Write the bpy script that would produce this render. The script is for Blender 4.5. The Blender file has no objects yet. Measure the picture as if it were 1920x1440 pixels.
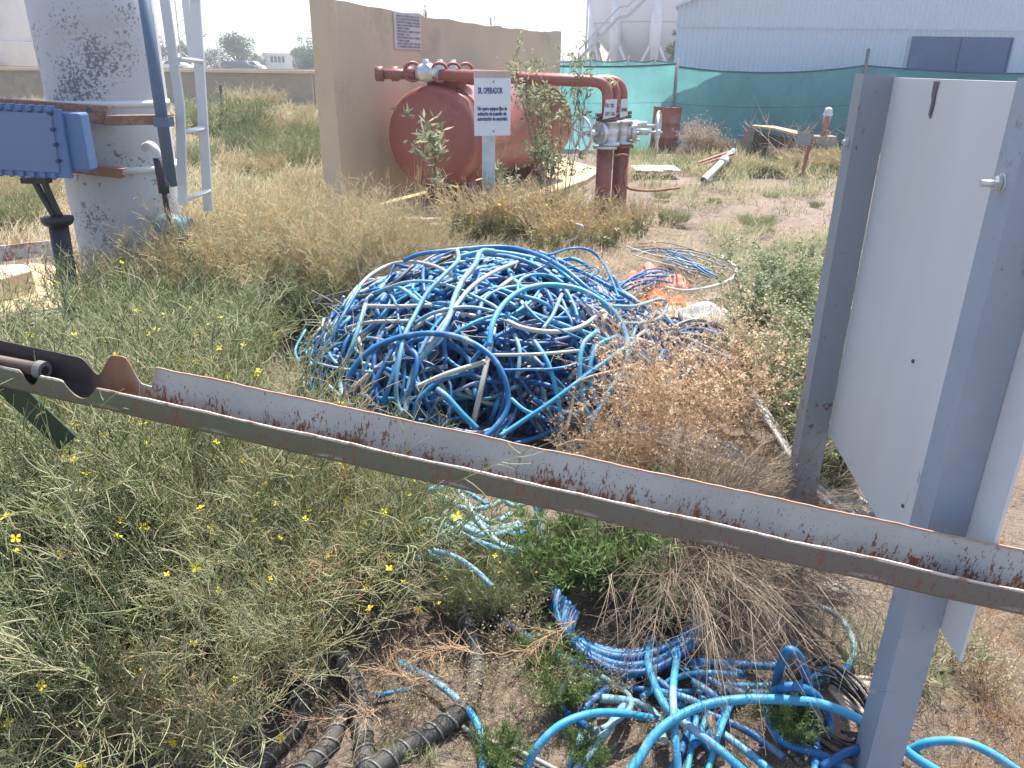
import bpy, math, random
import numpy as np
from mathutils import Vector, Matrix
C = bpy.context.scene.collection
R = math.radians
# ---------------------------------------------------------------- camera
H = 1.6; PITCH = R(22.4); ROLL = R(0.7); FPX = 1443.0
Fv = Vector((0, math.cos(PITCH), -math.sin(PITCH)))
r0 = Vector((1, 0, 0)); u0 = Vector((0, math.sin(PITCH), math.cos(PITCH)))
Rv = r0*math.cos(ROLL) + u0*math.sin(ROLL); Uv = u0*math.cos(ROLL) - r0*math.sin(ROLL)
cam = bpy.data.cameras.new('camera'); co = bpy.data.objects.new('camera', cam); C.objects.link(co)
m = Matrix((( Rv.x, Uv.x, -Fv.x, 0), (Rv.y, Uv.y, -Fv.y, 0), (Rv.z, Uv.z, -Fv.z, H), (0, 0, 0, 1)))
co.matrix_world = m
cam.sensor_width = 36; cam.lens = 36*FPX/1920; cam.clip_start = .05; cam.clip_end = 2500
bpy.context.scene.camera = co
# ---------------------------------------------------------------- light
SUN_AZ, SUN_EL = 18, 62
w = bpy.data.worlds.new('World'); bpy.context.scene.world = w; w.use_nodes = True
nt = w.node_tree; sky = nt.nodes.new('ShaderNodeTexSky'); sky.sky_type = 'NISHITA'; sky.sun_disc = False
sky.sun_elevation = R(SUN_EL); sky.sun_rotation = R(SUN_AZ); sky.dust_density = 1.6; sky.air_density = .8; sky.ozone_density = .6
nt.links.new(sky.outputs[0], nt.nodes['Background'].inputs[0]); nt.nodes['Background'].inputs[1].default_value = .15
sl = bpy.data.lights.new('sun', 'SUN'); so = bpy.data.objects.new('sun', sl); C.objects.link(so)
sl.energy = 5.0; sl.angle = R(.55); sl.color = (1, .95, .86)
sd = Vector((math.sin(R(SUN_AZ))*math.cos(R(SUN_EL)), math.cos(R(SUN_AZ))*math.cos(R(SUN_EL)), math.sin(R(SUN_EL))))
so.rotation_euler = sd.to_track_quat('Z', 'Y').to_euler()
vs = bpy.context.scene.view_settings
vs.view_transform = 'Standard'; vs.look = 'None'; vs.exposure = 1.15; vs.gamma = 1; vs.use_curve_mapping = False
# ---------------------------------------------------------------- placing helpers: where a sight line of the photograph meets the ground or a vertical plane
O = Vector((0, 0, H))
def ray(px, py): return Fv + Rv*((px-960)/FPX) - Uv*((py-720)/FPX)
def G(px, py, z=0.0):
    d = ray(px, py); t = (z-H)/d.z; return O + d*t
def AY(px, py, Y):
    d = ray(px, py); return O + d*(Y/d.y)
# ---------------------------------------------------------------- materials
def newmat(name):
    mt = bpy.data.materials.new(name); mt.use_nodes = True
    n = mt.node_tree; return mt, n, n.nodes['Principled BSDF']
def noise(n, scale, detail=6, rough=.6, vec=None, dist=0):
    t = n.nodes.new('ShaderNodeTexNoise'); t.inputs['Scale'].default_value = scale
    t.inputs['Detail'].default_value = detail; t.inputs['Roughness'].default_value = rough; t.inputs['Distortion'].default_value = dist
    if vec: n.links.new(vec, t.inputs['Vector'])
    return t.outputs['Fac']
def ramp(n, fac, stops):
    r = n.nodes.new('ShaderNodeValToRGB'); e = r.color_ramp.elements
    e[0].position, e[0].color = stops[0][0], (*stops[0][1], 1); e[1].position, e[1].color = stops[-1][0], (*stops[-1][1], 1)
    for p, c in stops[1:-1]: x = e.new(p); x.color = (*c, 1)
    n.links.new(fac, r.inputs[0]); return r.outputs[0]
def mixc(n, fac, a, b):
    x = n.nodes.new('ShaderNodeMix'); x.data_type = 'RGBA'
    for s, v in ((x.inputs[0], fac), (x.inputs[6], a), (x.inputs[7], b)):
        if isinstance(v, (int, float)): s.default_value = v
        elif isinstance(v, tuple): s.default_value = (*v, 1)
        else: n.links.new(v, s)
    return x.outputs[2]
def maprange(n, v, a, b, c=0., d=1.):
    x = n.nodes.new('ShaderNodeMapRange'); n.links.new(v, x.inputs[0])
    for i, q in enumerate((a, b, c, d)): x.inputs[i+1].default_value = q
    return x.outputs[0]
def mathn(n, op, a, b):
    x = n.nodes.new('ShaderNodeMath'); x.operation = op
    for s, v in ((x.inputs[0], a), (x.inputs[1], b)):
        if isinstance(v, (int, float)): s.default_value = v
        else: n.links.new(v, s)
    return x.outputs[0]
def objco(n, scale=None):
    t = n.nodes.new('ShaderNodeTexCoord').outputs['Object']
    if scale:
        mp = n.nodes.new('ShaderNodeMapping'); mp.inputs['Scale'].default_value = scale; n.links.new(t, mp.inputs[0]); return mp.outputs[0]
    return t
def bump(n, b, h, strength=.3, dist=.01):
    x = n.nodes.new('ShaderNodeBump'); x.inputs['Strength'].default_value = strength; x.inputs['Distance'].default_value = dist
    n.links.new(h, x.inputs['Height']); n.links.new(x.outputs[0], b.inputs['Normal'])
def worn(name, col, col2=None, scale=4, rough=.6, metal=0, spots=None, bs=.15, vscale=None, varr=.15):
    """painted or raw surface with mottled tone and optional spots (colour, scale, low, high, patch scale)"""
    mt, n, b = newmat(name); v = objco(n, vscale)
    col2 = col2 or tuple(c*.75 for c in col)
    c = mixc(n, maprange(n, noise(n, scale, 8, .65, v), .3, .7), col, col2)
    if spots:
        for sc, s, lo, hi, ps in spots:
            f = noise(n, s, 5, .6, v, .4)
            if ps:
                f = mathn(n, 'ADD', f, mathn(n, 'MULTIPLY', mathn(n, 'SUBTRACT', noise(n, ps, 3, .5, v), .5), 1.1))
            c = mixc(n, maprange(n, f, lo, hi), c, sc)
    n.links.new(c, b.inputs['Base Color'])
    b.inputs['Roughness'].default_value = rough; b.inputs['Metallic'].default_value = metal
    bump(n, b, noise(n, scale*9, 6, .7, v), bs, .004)
    return mt
def plantmat(name, stops, trans=.3):
    mt, n, b = newmat(name); a = n.nodes.new('ShaderNodeAttribute'); a.attribute_name = 'tint'
    oi = n.nodes.new('ShaderNodeObjectInfo')
    f = mathn(n, 'ADD', a.outputs['Fac'], mathn(n, 'MULTIPLY', mathn(n, 'SUBTRACT', oi.outputs['Random'], .5), .12))
    c = ramp(n, f, stops); n.links.new(c, b.inputs['Base Color']); b.inputs['Roughness'].default_value = .7; b.inputs['Specular IOR Level'].default_value = .25
    t = n.nodes.new('ShaderNodeBsdfTranslucent'); n.links.new(c, t.inputs[0])
    mx = n.nodes.new('ShaderNodeMixShader'); mx.inputs[0].default_value = trans
    n.links.new(b.outputs[0], mx.inputs[1]); n.links.new(t.outputs[0], mx.inputs[2])
    n.links.new(mx.outputs[0], n.nodes['Material Output'].inputs[0]); return mt
def flat(name, col, rough=.6, metal=0): return worn(name, col, tuple(c*.85 for c in col), 6, rough, metal)
# ---------------------------------------------------------------- objects
def tag(o, label=None, cat=None, group=None, kind=None):
    for k, v in (('label', label), ('category', cat), ('group', group), ('kind', kind)):
        if v: o[k] = v
    return o
def empty(name, loc, label=None, cat=None, group=None, rz=0):
    o = bpy.data.objects.new(name, None); C.objects.link(o); o.location = loc; o.rotation_euler[2] = rz
    o.empty_display_size = .1
    return tag(o, label, cat, group)
class MB:
    def __init__(s): s.v = []; s.f = []; s.sm = []
    def add(s, vs, fs, smooth=False):
        k = len(s.v); s.v += [tuple(v) for v in vs]; s.f += [tuple(i+k for i in f) for f in fs]; s.sm += [smooth]*len(fs); return s
    def box(s, c, size, M=None, bev=0):
        x, y, z = [q/2 for q in size]; c = Vector(c)
        vs = [Vector((a*x, b*y, d*z)) for a in (-1, 1) for b in (-1, 1) for d in (-1, 1)]
        if M: vs = [M @ v for v in vs]
        return s.add([v+c for v in vs], [(0, 1, 3, 2), (4, 6, 7, 5), (0, 4, 5, 1), (2, 3, 7, 6), (0, 2, 6, 4), (1, 5, 7, 3)])
    def bar(s, a, b, w, t, up=Vector((0, 0, 1))):
        """rectangular bar from a to b: w wide across, t thick along up"""
        a, b = Vector(a), Vector(b); d = (b-a); L = d.length; d.normalize()
        x = d.cross(up); x = x.normalized() if x.length > 1e-4 else Vector((1, 0, 0)); y = x.cross(d)
        M = Matrix((x, d, y)).transposed()
        return s.box((a+b)/2, (w, L, t), M)
    def tube(s, pts, r, n=10, cap=True, smooth=True):
        pts = [Vector(p) for p in pts]; m_ = len(pts); rs = r if isinstance(r, (list, tuple)) else [r]*m_
        T = [(pts[min(i+1, m_-1)]-pts[max(i-1, 0)]).normalized() for i in range(m_)]
        a = T[0].orthogonal().normalized(); vs = []
        for i in range(m_):
            a = (a - T[i]*a.dot(T[i])); a = a.normalized() if a.length > 1e-6 else T[i].orthogonal().normalized(); b = T[i].cross(a)
            vs += [pts[i] + (a*math.cos(2*math.pi*k/n)+b*math.sin(2*math.pi*k/n))*rs[i] for k in range(n)]
        fs = [(i*n+k, i*n+(k+1) % n, (i+1)*n+(k+1) % n, (i+1)*n+k) for i in range(m_-1) for k in range(n)]
        s.add(vs, fs, smooth)
        if cap:
            k = len(s.v)-m_*n; s.f += [tuple(k+q for q in range(n))[::-1], tuple(k+(m_-1)*n+q for q in range(n))]; s.sm += [False]*2
        return s
    def lathe(s, prof, M, n=32, smooth=True):
        """prof: (radius, height) along local Z; M places it"""
        vs = [M @ Vector((r*math.cos(2*math.pi*k/n), r*math.sin(2*math.pi*k/n), h)) for r, h in prof for k in range(n)]
        fs = [(i*n+k, i*n+(k+1) % n, (i+1)*n+(k+1) % n, (i+1)*n+k) for i in range(len(prof)-1) for k in range(n)]
        return s.add(vs, fs, smooth)
    def prism(s, poly, d):
        """polygon (3d points) extruded by vector d"""
        n = len(poly); d = Vector(d); poly = [Vector(p) for p in poly]
        return s.add(poly+[p+d for p in poly], [tuple(range(n)), tuple(range(2*n-1, n-1, -1))]+[(i, i+n, (i+1) % n+n, (i+1) % n) for i in range(n)])
    def torus(s, c, M, Rr, r, n=28, k=8):
        pts = [Vector(c)+M @ Vector((Rr*math.cos(t), Rr*math.sin(t), 0)) for t in [2*math.pi*i/n for i in range(n+1)]]
        return s.tube(pts, r, k, False)
    def build(s, name, mt, parent=None, origin=None, bev=0):
        me = bpy.data.meshes.new(name); vv = s.v
        if origin is not None: o_ = Vector(origin); vv = [Vector(v)-o_ for v in vv]
        me.from_pydata([tuple(v) for v in vv], [], s.f); me.materials.append(mt)
        me.polygons.foreach_set('use_smooth', s.sm); me.update()
        o = bpy.data.objects.new(name, me); C.objects.link(o)
        if origin is not None: o.location = origin
        if parent:
            o.parent = parent
            if origin is None: o.matrix_parent_inverse = (Matrix.Translation(parent.location) @ Matrix.Rotation(parent.rotation_euler[2], 4, 'Z')).inverted()
        if bev:
            b = o.modifiers.new('bevel', 'BEVEL'); b.width = bev; b.segments = 2; b.limit_method = 'ANGLE'
        return o
def spline(P, n=8):
    """Catmull-Rom through the points"""
    P = [Vector(p) for p in P]; P = [P[0]*2-P[1]]+P+[P[-1]*2-P[-2]]; out = []
    for i in range(1, len(P)-2):
        a, b, c, d = P[i-1:i+3]
        for k in range(n):
            t = k/n; out.append(.5*((2*b)+(c-a)*t+(2*a-5*b+4*c-d)*t*t+(3*b-a-3*c+d)*t**3))
    return out+[P[-2]]
def text(body, size, mt, parent, M, name='lettering', bold=0, align='LEFT', sx=1):
    cu = bpy.data.curves.new('t', 'FONT'); cu.body = body; cu.size = size; cu.align_x = align; cu.offset = bold; cu.extrude = .0012; cu.resolution_u = 2
    t = bpy.data.objects.new('t', cu); C.objects.link(t); bpy.context.view_layer.update()
    me = bpy.data.meshes.new_from_object(t.evaluated_get(bpy.context.evaluated_depsgraph_get()))
    C.objects.unlink(t); bpy.data.objects.remove(t)
    me.transform(M @ Matrix.Diagonal((sx, 1, 1, 1))); me.materials.clear(); me.materials.append(mt)
    o = bpy.data.objects.new(name, me); C.objects.link(o)
    if parent: o.parent = parent; o.matrix_parent_inverse = (Matrix.Translation(parent.location) @ Matrix.Rotation(parent.rotation_euler[2], 4, 'Z')).inverted()
    return o
# ---------------------------------------------------------------- vegetation (numpy)
rng = np.random.default_rng(7)
def unit(a): return a/np.maximum(np.linalg.norm(a, axis=-1, keepdims=True), 1e-9)
class Veg:
    def __init__(s): s.v = []; s.q = []; s.t = []; s.m = []; s.k = 0
    def raw(s, v, q, t, mi=0): s.v.append(v); s.q.append(q+s.k); s.t.append(t); s.m.append(np.full(len(q), mi)); s.k += len(v)
    def strands(s, P, r, tint, sides=3, mi=0, taper=.35):
        N, K, _ = P.shape
        if N == 0: return
        T = unit(np.gradient(P, axis=1)); a = unit(np.cross(T, np.array([.3, .5, .81]))); b = np.cross(T, a)
        rr = np.asarray(r).reshape(-1, 1)*np.linspace(1, taper, K)[None]
        if sides == 2:
            V = np.stack([P+a*rr[..., None], P-a*rr[..., None]], 2); S = 2
        else:
            S = 3; V = np.stack([P+(a*math.cos(q)+b*math.sin(q))*rr[..., None] for q in (0, 2.094, 4.189)], 2)
        idx = np.arange(N*K*S).reshape(N, K, S); L = []
        for j in range(1 if S == 2 else 3):
            j2 = (j+1) % S; L.append(np.stack([idx[:, :-1, j], idx[:, :-1, j2], idx[:, 1:, j2], idx[:, 1:, j]], -1).reshape(-1, 4))
        t = np.broadcast_to(np.asarray(tint).reshape(-1, 1, 1), (N, K, S)).reshape(-1)
        s.raw(V.reshape(-1, 3), np.concatenate(L), t, mi)
    def leaves(s, p, d, L, W, tint, mi=0):
        """pointed leaf: one folded diamond per point"""
        n = len(p); d = unit(d); sd = unit(np.cross(d, rng.normal(size=(n, 3)))); L = np.broadcast_to(L, (n,))[:, None]; W = np.broadcast_to(W, (n,))[:, None]
        V = np.stack([p, p+d*L*.45+sd*W, p+d*L, p+d*L*.45-sd*W], 1).reshape(-1, 3)
        s.raw(V, np.arange(4*n).reshape(n, 4), np.repeat(np.broadcast_to(tint, (n,)), 4), mi)
    def build(s, name, mats, parent=None, loc=None):
        v = np.concatenate(s.v).astype(np.float32); q = np.concatenate(s.q).astype(np.int32); t = np.concatenate(s.t).astype(np.float32); mi = np.concatenate(s.m).astype(np.int32)
        me = bpy.data.meshes.new(name); me.vertices.add(len(v)); me.vertices.foreach_set('co', v.ravel())
        me.loops.add(q.size); me.loops.foreach_set('vertex_index', q.ravel()); me.polygons.add(len(q))
        me.polygons.foreach_set('loop_start', np.arange(0, q.size, 4, dtype=np.int32)); me.polygons.foreach_set('material_index', mi)
        for mt in mats: me.materials.append(mt)
        at = me.attributes.new('tint', 'FLOAT', 'POINT'); at.data.foreach_set('value', t); me.update(calc_edges=True)
        o = bpy.data.objects.new(name, me); C.objects.link(o)
        if loc is not None: o.location = loc
        if parent: o.parent = parent
        return o
def stems(n, rad, h, lean, droop, K=7, wig=.02, hv=.35, az=None):
    """main stems from the ground: n x K x 3"""
    a = rng.uniform(0, 2*math.pi, n) if az is None else rng.normal(az[0], az[1], n)
    b = np.sqrt(rng.uniform(0, 1, n))*rad; base = np.stack([np.cos(a)*b, np.sin(a)*b, np.zeros(n)], 1)
    L = h*rng.uniform(1-hv, 1+hv*.4, n); ln = lean*rng.uniform(.1, 1, n)
    a2 = a+rng.normal(0, .5, n); t = np.linspace(0, 1, K)
    x = ln[:, None]*t**1.3*L[:, None]; z = L[:, None]*(t-droop*rng.uniform(.3, 1, n)[:, None]*t**2.5)
    P = base[:, None]+np.stack([np.cos(a2)[:, None]*x, np.sin(a2)[:, None]*x, z], -1)
    P[:, 1:] += np.cumsum(rng.normal(0, wig*h/K*2, (n, K-1, 3)), 1); P[..., 2] = np.maximum(P[..., 2], .004); return P
def grow(P, M, t0, t1, L, spread=.9, droop=.0, K=5, curl=.3, up=.25, lv=.5):
    """M side shoots on the strands P"""
    N, Kp, _ = P.shape; i = rng.integers(0, N, M); t = rng.uniform(t0, t1, M)*(Kp-1); k = np.minimum(t.astype(int), Kp-2); f = (t-k)[:, None]
    p = P[i, k]*(1-f)+P[i, k+1]*f; T = unit(P[i, k+1]-P[i, k])
    d = unit(T*(1-spread*.5)+rng.normal(0, spread*.6, (M, 3))+np.array([0, 0, up])); LL = L*rng.uniform(1-lv, 1+lv, M)
    c = rng.normal(0, curl, (M, 3)); c[:, 2] -= droop; s_ = np.linspace(0, 1, K)[None, :, None]
    Q = p[:, None]+LL[:, None, None]*(d[:, None]*s_+c[:, None]*s_**2*.6); Q[..., 2] = np.maximum(Q[..., 2], .004); return Q
# ================================================================ the setting
def ground_mesh():
    """one sheet: fine near the camera, coarse far away"""
    def axis(lim, near, n1, n2):
        a = np.linspace(-near, near, n1); f = near*np.geomspace(1, lim/near, n2)[1:]; return np.concatenate([-f[::-1], a, f])
    xs = axis(900, 5, 130, 24); ys = np.concatenate([-np.geomspace(1, 300, 10)[::-1]*1.0, np.linspace(-.5, 9, 150), np.geomspace(9.3, 1500, 40)])
    X, Y = np.meshgrid(xs, ys); Z = np.zeros_like(X)
    for k in range(26):
        a = rng.uniform(0, 6.28); f = rng.uniform(.8, 14); Z += .012/math.sqrt(f)*np.sin((X*math.cos(a)+Y*math.sin(a))*f+rng.uniform(0, 6.28))
    fall = np.clip(1-(np.hypot(X, Y)-12)/10, 0, 1); Z = Z*fall-.012
    v = np.stack([X, Y, Z], -1).reshape(-1, 3); ny, nx = X.shape; i = np.arange(ny*nx).reshape(ny, nx)
    q = np.stack([i[:-1, :-1], i[:-1, 1:], i[1:, 1:], i[1:, :-1]], -1).reshape(-1, 4)
    me = bpy.data.meshes.new('ground'); me.from_pydata(v.tolist(), [], q.tolist()); me.polygons.foreach_set('use_smooth', [True]*len(q)); return me
mt, n, b = newmat('dirt'); v = objco(n)
c = ramp(n, noise(n, 1.1, 8, .62, v), [(.3, (.165, .125, .098)), (.5, (.235, .185, .148)), (.7, (.30, .245, .20))])
c = mixc(n, maprange(n, noise(n, 38, 5, .7, v), .5, .64), c, (.15, .11, .085))
c = mixc(n, maprange(n, noise(n, 90, 3, .7, v), .6, .7), c, (.36, .31, .25))
c = mixc(n, maprange(n, noise(n, .35, 5, .6, v), .48, .6), c, (.29, .225, .195))
n.links.new(c, b.inputs['Base Color']); b.inputs['Roughness'].default_value = .95; b.inputs['Specular IOR Level'].default_value = .15

bump(n, b, mathn(n, 'ADD', noise(n, 9, 8, .75, v), mathn(n, 'MULTIPLY', noise(n, 70, 4, .7, v), .35)), .9, .04)
g = bpy.data.objects.new('ground', ground_mesh()); g.data.materials.append(mt); C.objects.link(g); tag(g, kind='structure')

M_white = worn('white_paint', (.66, .67, .67), (.58, .60, .61), 3, .5)
M_tan = worn('tan_plaster', (.53, .44, .31), (.45, .37, .265), 1.1, .85, spots=[((.36, .31, .24), 2.2, .58, .8, .6), ((.42, .34, .24), 14, .64, .85, 1.2)], bs=.3)
M_tancap = worn('tan_concrete', (.47, .37, .23), (.41, .32, .2), 5, .85, spots=[((.38, .30, .2), 30, .58, .7, 2)])
M_red = worn('oxide_red_paint', (.33, .105, .085), (.27, .085, .07), 3, .5, spots=[((.20, .075, .06), 5, .6, .75, 1), ((.34, .15, .13), 20, .62, .74, 2)])
M_rust = worn('rust', (.27, .12, .065), (.17, .075, .045), 18, .85, spots=[((.38, .2, .1), 60, .55, .68, 6)], bs=.5)
M_greymetal = worn('galvanised', (.42, .44, .46), (.34, .36, .38), 12, .45, .5)
M_silver = worn('aluminium_paint', (.62, .63, .64), (.5, .51, .52), 14, .35, .55)
M_black = flat('black_rubber', (.022, .023, .025), .5)
M_ink = flat('blue_ink', (.03, .06, .2), .6); M_inkpale = flat('worn_ink', (.24, .24, .27), .8); M_inkgrey = flat('dark_ink', (.09, .09, .11), .7)
M_darkglass = flat('dark_glass', (.05, .08, .16), .3)

# ---------- low basin wall across the field
def wall_seg(mb, a, b, t, h, z0=-.05):
    a, b = Vector(a), Vector(b); mb.bar(a+Vector((0, 0, (h+z0)/2)), b+Vector((0, 0, (h+z0)/2)), t, h-z0)
M_lowwall = worn('weathered_render', (.36, .30, .21), (.30, .26, .19), .8, .9, spots=[((.24, .22, .19), 2.5, .5, .7, .3)])
e = empty('basin_wall', (-8, 30, 0), 'long low tan rendered wall with pale coping across the field at left', 'wall')
mb = MB(); wall_seg(mb, (-26, 29, 0), (-7.75, 31.5, 0), .3, 1.28); wall_seg(mb, (-7.9, 31.8, 0), (-7.3, 40, 0), .3, 1.28); mb.build('wall', M_lowwall, e)
mb = MB(); mb.bar((-26, 29, 1.33), (-7.6, 31.5, 1.33), .5, .1); mb.bar((-7.8, 31.9, 1.332), (-7.2, 40, 1.332), .5, .1); mb.build('coping', worn('pale_coping', (.62, .53, .38), None, 3, .9), e)
mb = MB(); mb.bar((-26.5, 38.5, .68), (-8.4, 40.5, .68), .3, 1.4); o = mb.build('basin_wall', M_tan); tag(o, 'far side of the tan basin wall showing just above the nearer coping', 'wall')
# thin iron railing beyond its end
e = empty('railing', (-7.3, 33, 0), 'thin dark iron railing between the low wall and the tall tan wall', 'railing')
mb = MB(); mb.bar((-7.2, 32.6, 1.15), (-4.6, 33.2, 1.15), .04, .04); mb.bar((-7.2, 32.6, .15), (-4.6, 33.2, .15), .04, .04); mb.build('rail', M_inkgrey, e)
for i in range(9):
    mb = MB(); q = Vector((-7.2, 32.6, 0)).lerp(Vector((-4.6, 33.2, 0)), i/8); mb.box(q+Vector((0, 0, .58)), (.03, .03, 1.16)); mb.build('bar', M_inkgrey, e)

# ---------- big white storage tank at the far left
mb = MB(); p = AY(-330, 130, 36)
mb.lathe([(0, -.1), (9.2, -.1), (9.2, 12), (8.8, 12.5), (0, 13.4)], Matrix.Translation((p.x-1.6, 44, 0)), 72)
M_tankwhite = worn('dusty_white_steel', (.66, .70, .74), (.6, .64, .68), .5, .5, spots=[((.55, .6, .66), 1.2, .5, .7, 0)])
e = empty('storage_tank', (p.x, 44, 0), 'huge white storage tank rising behind the low wall at the far left edge', 'tank')
mb.build('shell', M_tankwhite, e)
mb = MB()
for z in (2.4, 4.8): mb.lathe([(9.2, z-.03), (9.26, z-.02), (9.26, z+.02), (9.2, z+.03)], Matrix.Translation((p.x-1.6, 44, 0)), 72)
mb.build('seam', M_tankwhite, e)

# ---------- tall tan fire wall behind the red tank
W0 = G(652, 400); W1 = Vector((.80, 15.0, 0)); wd = (W1-W0).normalized(); wn = Vector((wd.y, -wd.x, 0))  # wn faces the tank
e = empty('fire_wall', (W0.x, W0.y, 0), 'tall tan rendered wall with a ragged top standing behind the red tank', 'wall')
L = (W1-W0).length; mb = MB(); N = 60; tops = []
for i in range(N+1):
    s = L*i/N; u = s/L
    z = 2.22-.10*u+.10*u*u+.006*math.sin(i*.9)+.01*math.sin(i*.31+1)-(0.035 if i > 16 else 0)-(.02 if i > 37 else 0)+(.02 if i > 52 else 0)
    tops.append((s, z))
poly = [W0+wd*0+Vector((0, 0, -.1))]+[W0+wd*s+Vector((0, 0, z)) for s, z in tops]+[W0+wd*L+Vector((0, 0, -.1))]
for i in range(N):
    a0, a1 = W0+wd*tops[i][0], W0+wd*tops[i+1][0]; z0, z1 = tops[i][1], tops[i+1][1]; k = -wn*.22
    mb.add([a0+Vector((0, 0, -.1)), a1+Vector((0, 0, -.1)), a1+Vector((0, 0, z1)), a0+Vector((0, 0, z0)), a0+k+Vector((0, 0, -.1)), a1+k+Vector((0, 0, -.1)), a1+k+Vector((0, 0, z1)), a0+k+Vector((0, 0, z0))],
           [(0, 1, 2, 3), (5, 4, 7, 6), (3, 2, 6, 7)]+([(0, 3, 7, 4)] if i == 0 else [])+([(1, 5, 6, 2)] if i == N-1 else []))
mb.build('wall', M_tan, e)
mb = MB(); c0 = W0-wd*.03-wn*.115; Mz = Matrix.Rotation(math.atan2(wd.y, wd.x), 3, 'Z')
mb.box(c0+Vector((0, 0, 1.14)), (.13, .26, 2.5), Mz); mb.build('end_pillar', M_tan, e, bev=.015)
# painted instruction board on that wall
q = []
def on_wall(px, py, off=.0):
    d = ray(px, py); P0 = W0+wn*off; t = (P0-O).dot(wn)/d.dot(wn); return O+d*t
a = on_wall(740, 90, .01); b_ = on_wall(790, 92, .01); wid = (b_-a).length; zt = on_wall(742, 24, .01).z
e = empty('instruction_board', a, 'weathered grey board of small printed instructions hung at the top of the tan wall', 'sign')
bm_ = MB(); bm_.box((a+b_)/2+Vector((0, 0, (zt-a.z)/2)), (wid, .012, zt-a.z+.02), Mz); bm_.build('board', worn('faded_board', (.50, .50, .50), (.44, .44, .46), 8, .8), e)
Rb = Matrix((( wd.x, 0, wn.x, 0), (wd.y, 0, wn.y, 0), (0, 1, 0, 0), (0, 0, 0, 1)))
hh = zt-a.z
for i, (tx, sz) in enumerate([('INSTRUCCIONES PARA EL USO', .060), ('DEL TRAILER DE ESPUMIGENO', .066), ('VERIFICAR LA LINEA A TRABAJAR', .046), ('PARA 1 SALIDA ABRIR VALVULA', .046), ('TRAILER Y LINEA', .05), ('PARA SALIDA 2 ABRIR VALVULA', .046), ('TRAILER Y LA 2', .05), ('PARA ESPUMA CON EL TRAILER', .046), ('Y LINEA ABRIR', .05), ('PARA LINEA CON TRAILER', .048), ('AL TERMINAR LAVAR CON AGUA', .048)]):
    t = text(tx, hh*.09, M_inkpale, e, Matrix.Translation(a+wd*(wid*.08)+wn*.012+Vector((0, 0, hh*(.90-.088*i)))) @ Rb, bold=.0)
    wv = max(v_.co.dot(wd) for v_ in t.data.vertices)-min(v_.co.dot(wd) for v_ in t.data.vertices)
    target = wid*(.86 if i not in (4, 6, 8) else .45); f = target/wv
    o3 = a+wd*(wid*.08)
    for v_ in t.data.vertices:
        s = (v_.co-o3).dot(wd); v_.co += wd*(s*(f-1))

# ---------- slab under the tank
SL = Vector((0, 0, 0)); e = empty('tank_slab', G(760, 440), 'low tan concrete slab with a rounded front edge under the red tank', 'slab')
fr = [G(560, 425), G(640, 428), G(700, 436), G(780, 441), G(840, 433), G(846, 425), G(950, 402), G(1100, 345), G(1130, 325)]
poly = [Vector((p_.x, p_.y, -.05)) for p_ in fr]+[Vector((W1.x-.1, W1.y, -.05)), Vector((W0.x, W0.y+.1, -.05)), Vector((W0.x-.6, W0.y, -.05))]
mb = MB(); mb.prism(poly, (0, 0, .12)); mb.build('slab', M_tancap, e, bev=.01)

# ---------- red horizontal tank
AX = wd.copy(); TR = .57; TC = Vector((-.98, 9.25, .83)); TLn = 3.15
MX = Matrix((( wn.x, 0, AX.x, TC.x), (wn.y, 0, AX.y, TC.y), (0, 1, 0, TC.z), (0, 0, 0, 1)))
e = empty('foam_tank', (TC.x, TC.y, .07), 'big oxide red horizontal tank on two saddles in front of the tan wall', 'tank')
dish = [(0, -.10), (.2, -.095), (.36, -.08), (.47, -.055), (.53, -.025), (.56, .015), (TR, .07)]
prof = dish+[(TR, .30), (TR+.012, .30), (TR+.012, .34), (TR, .34), (TR, TLn-.07)]+[(r_, TLn-h_) for r_, h_ in dish[::-1]]
mb = MB(); mb.lathe(prof, MX, 64); mb.build('shell', M_red, e)
for s in (.42, 2.55):
    mb = MB(); c_ = TC+AX*s; pl = [c_+wn*x_+Vector((0, 0, z_-TC.z)) for x_, z_ in ((-.5, .62), (-.36, .42), (-.26, .3), (-.36, .07), (.36, .07), (.26, .3), (.36, .42), (.5, .62), (.3, .4), (0, .32), (-.3, .4))]
    mb.prism(pl, AX*.22); mb.build('saddle', M_red, e, bev=.01)
mb = MB(); c_ = TC+AX*.42; mb.lathe([(.23, .44), (.23, .63), (.33, .63), (.33, .655), (0, .655)], Matrix.Translation(c_), 32); mb.build('manhole_neck', M_red, e)
for s, w_ in ((.9, .09), (1.3, .09)):
    mb = MB(); mb.box(TC+AX*s+Vector((0, 0, TR+.03)), (.2, w_, .14)); mb.build('lug', M_red, e)
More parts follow.
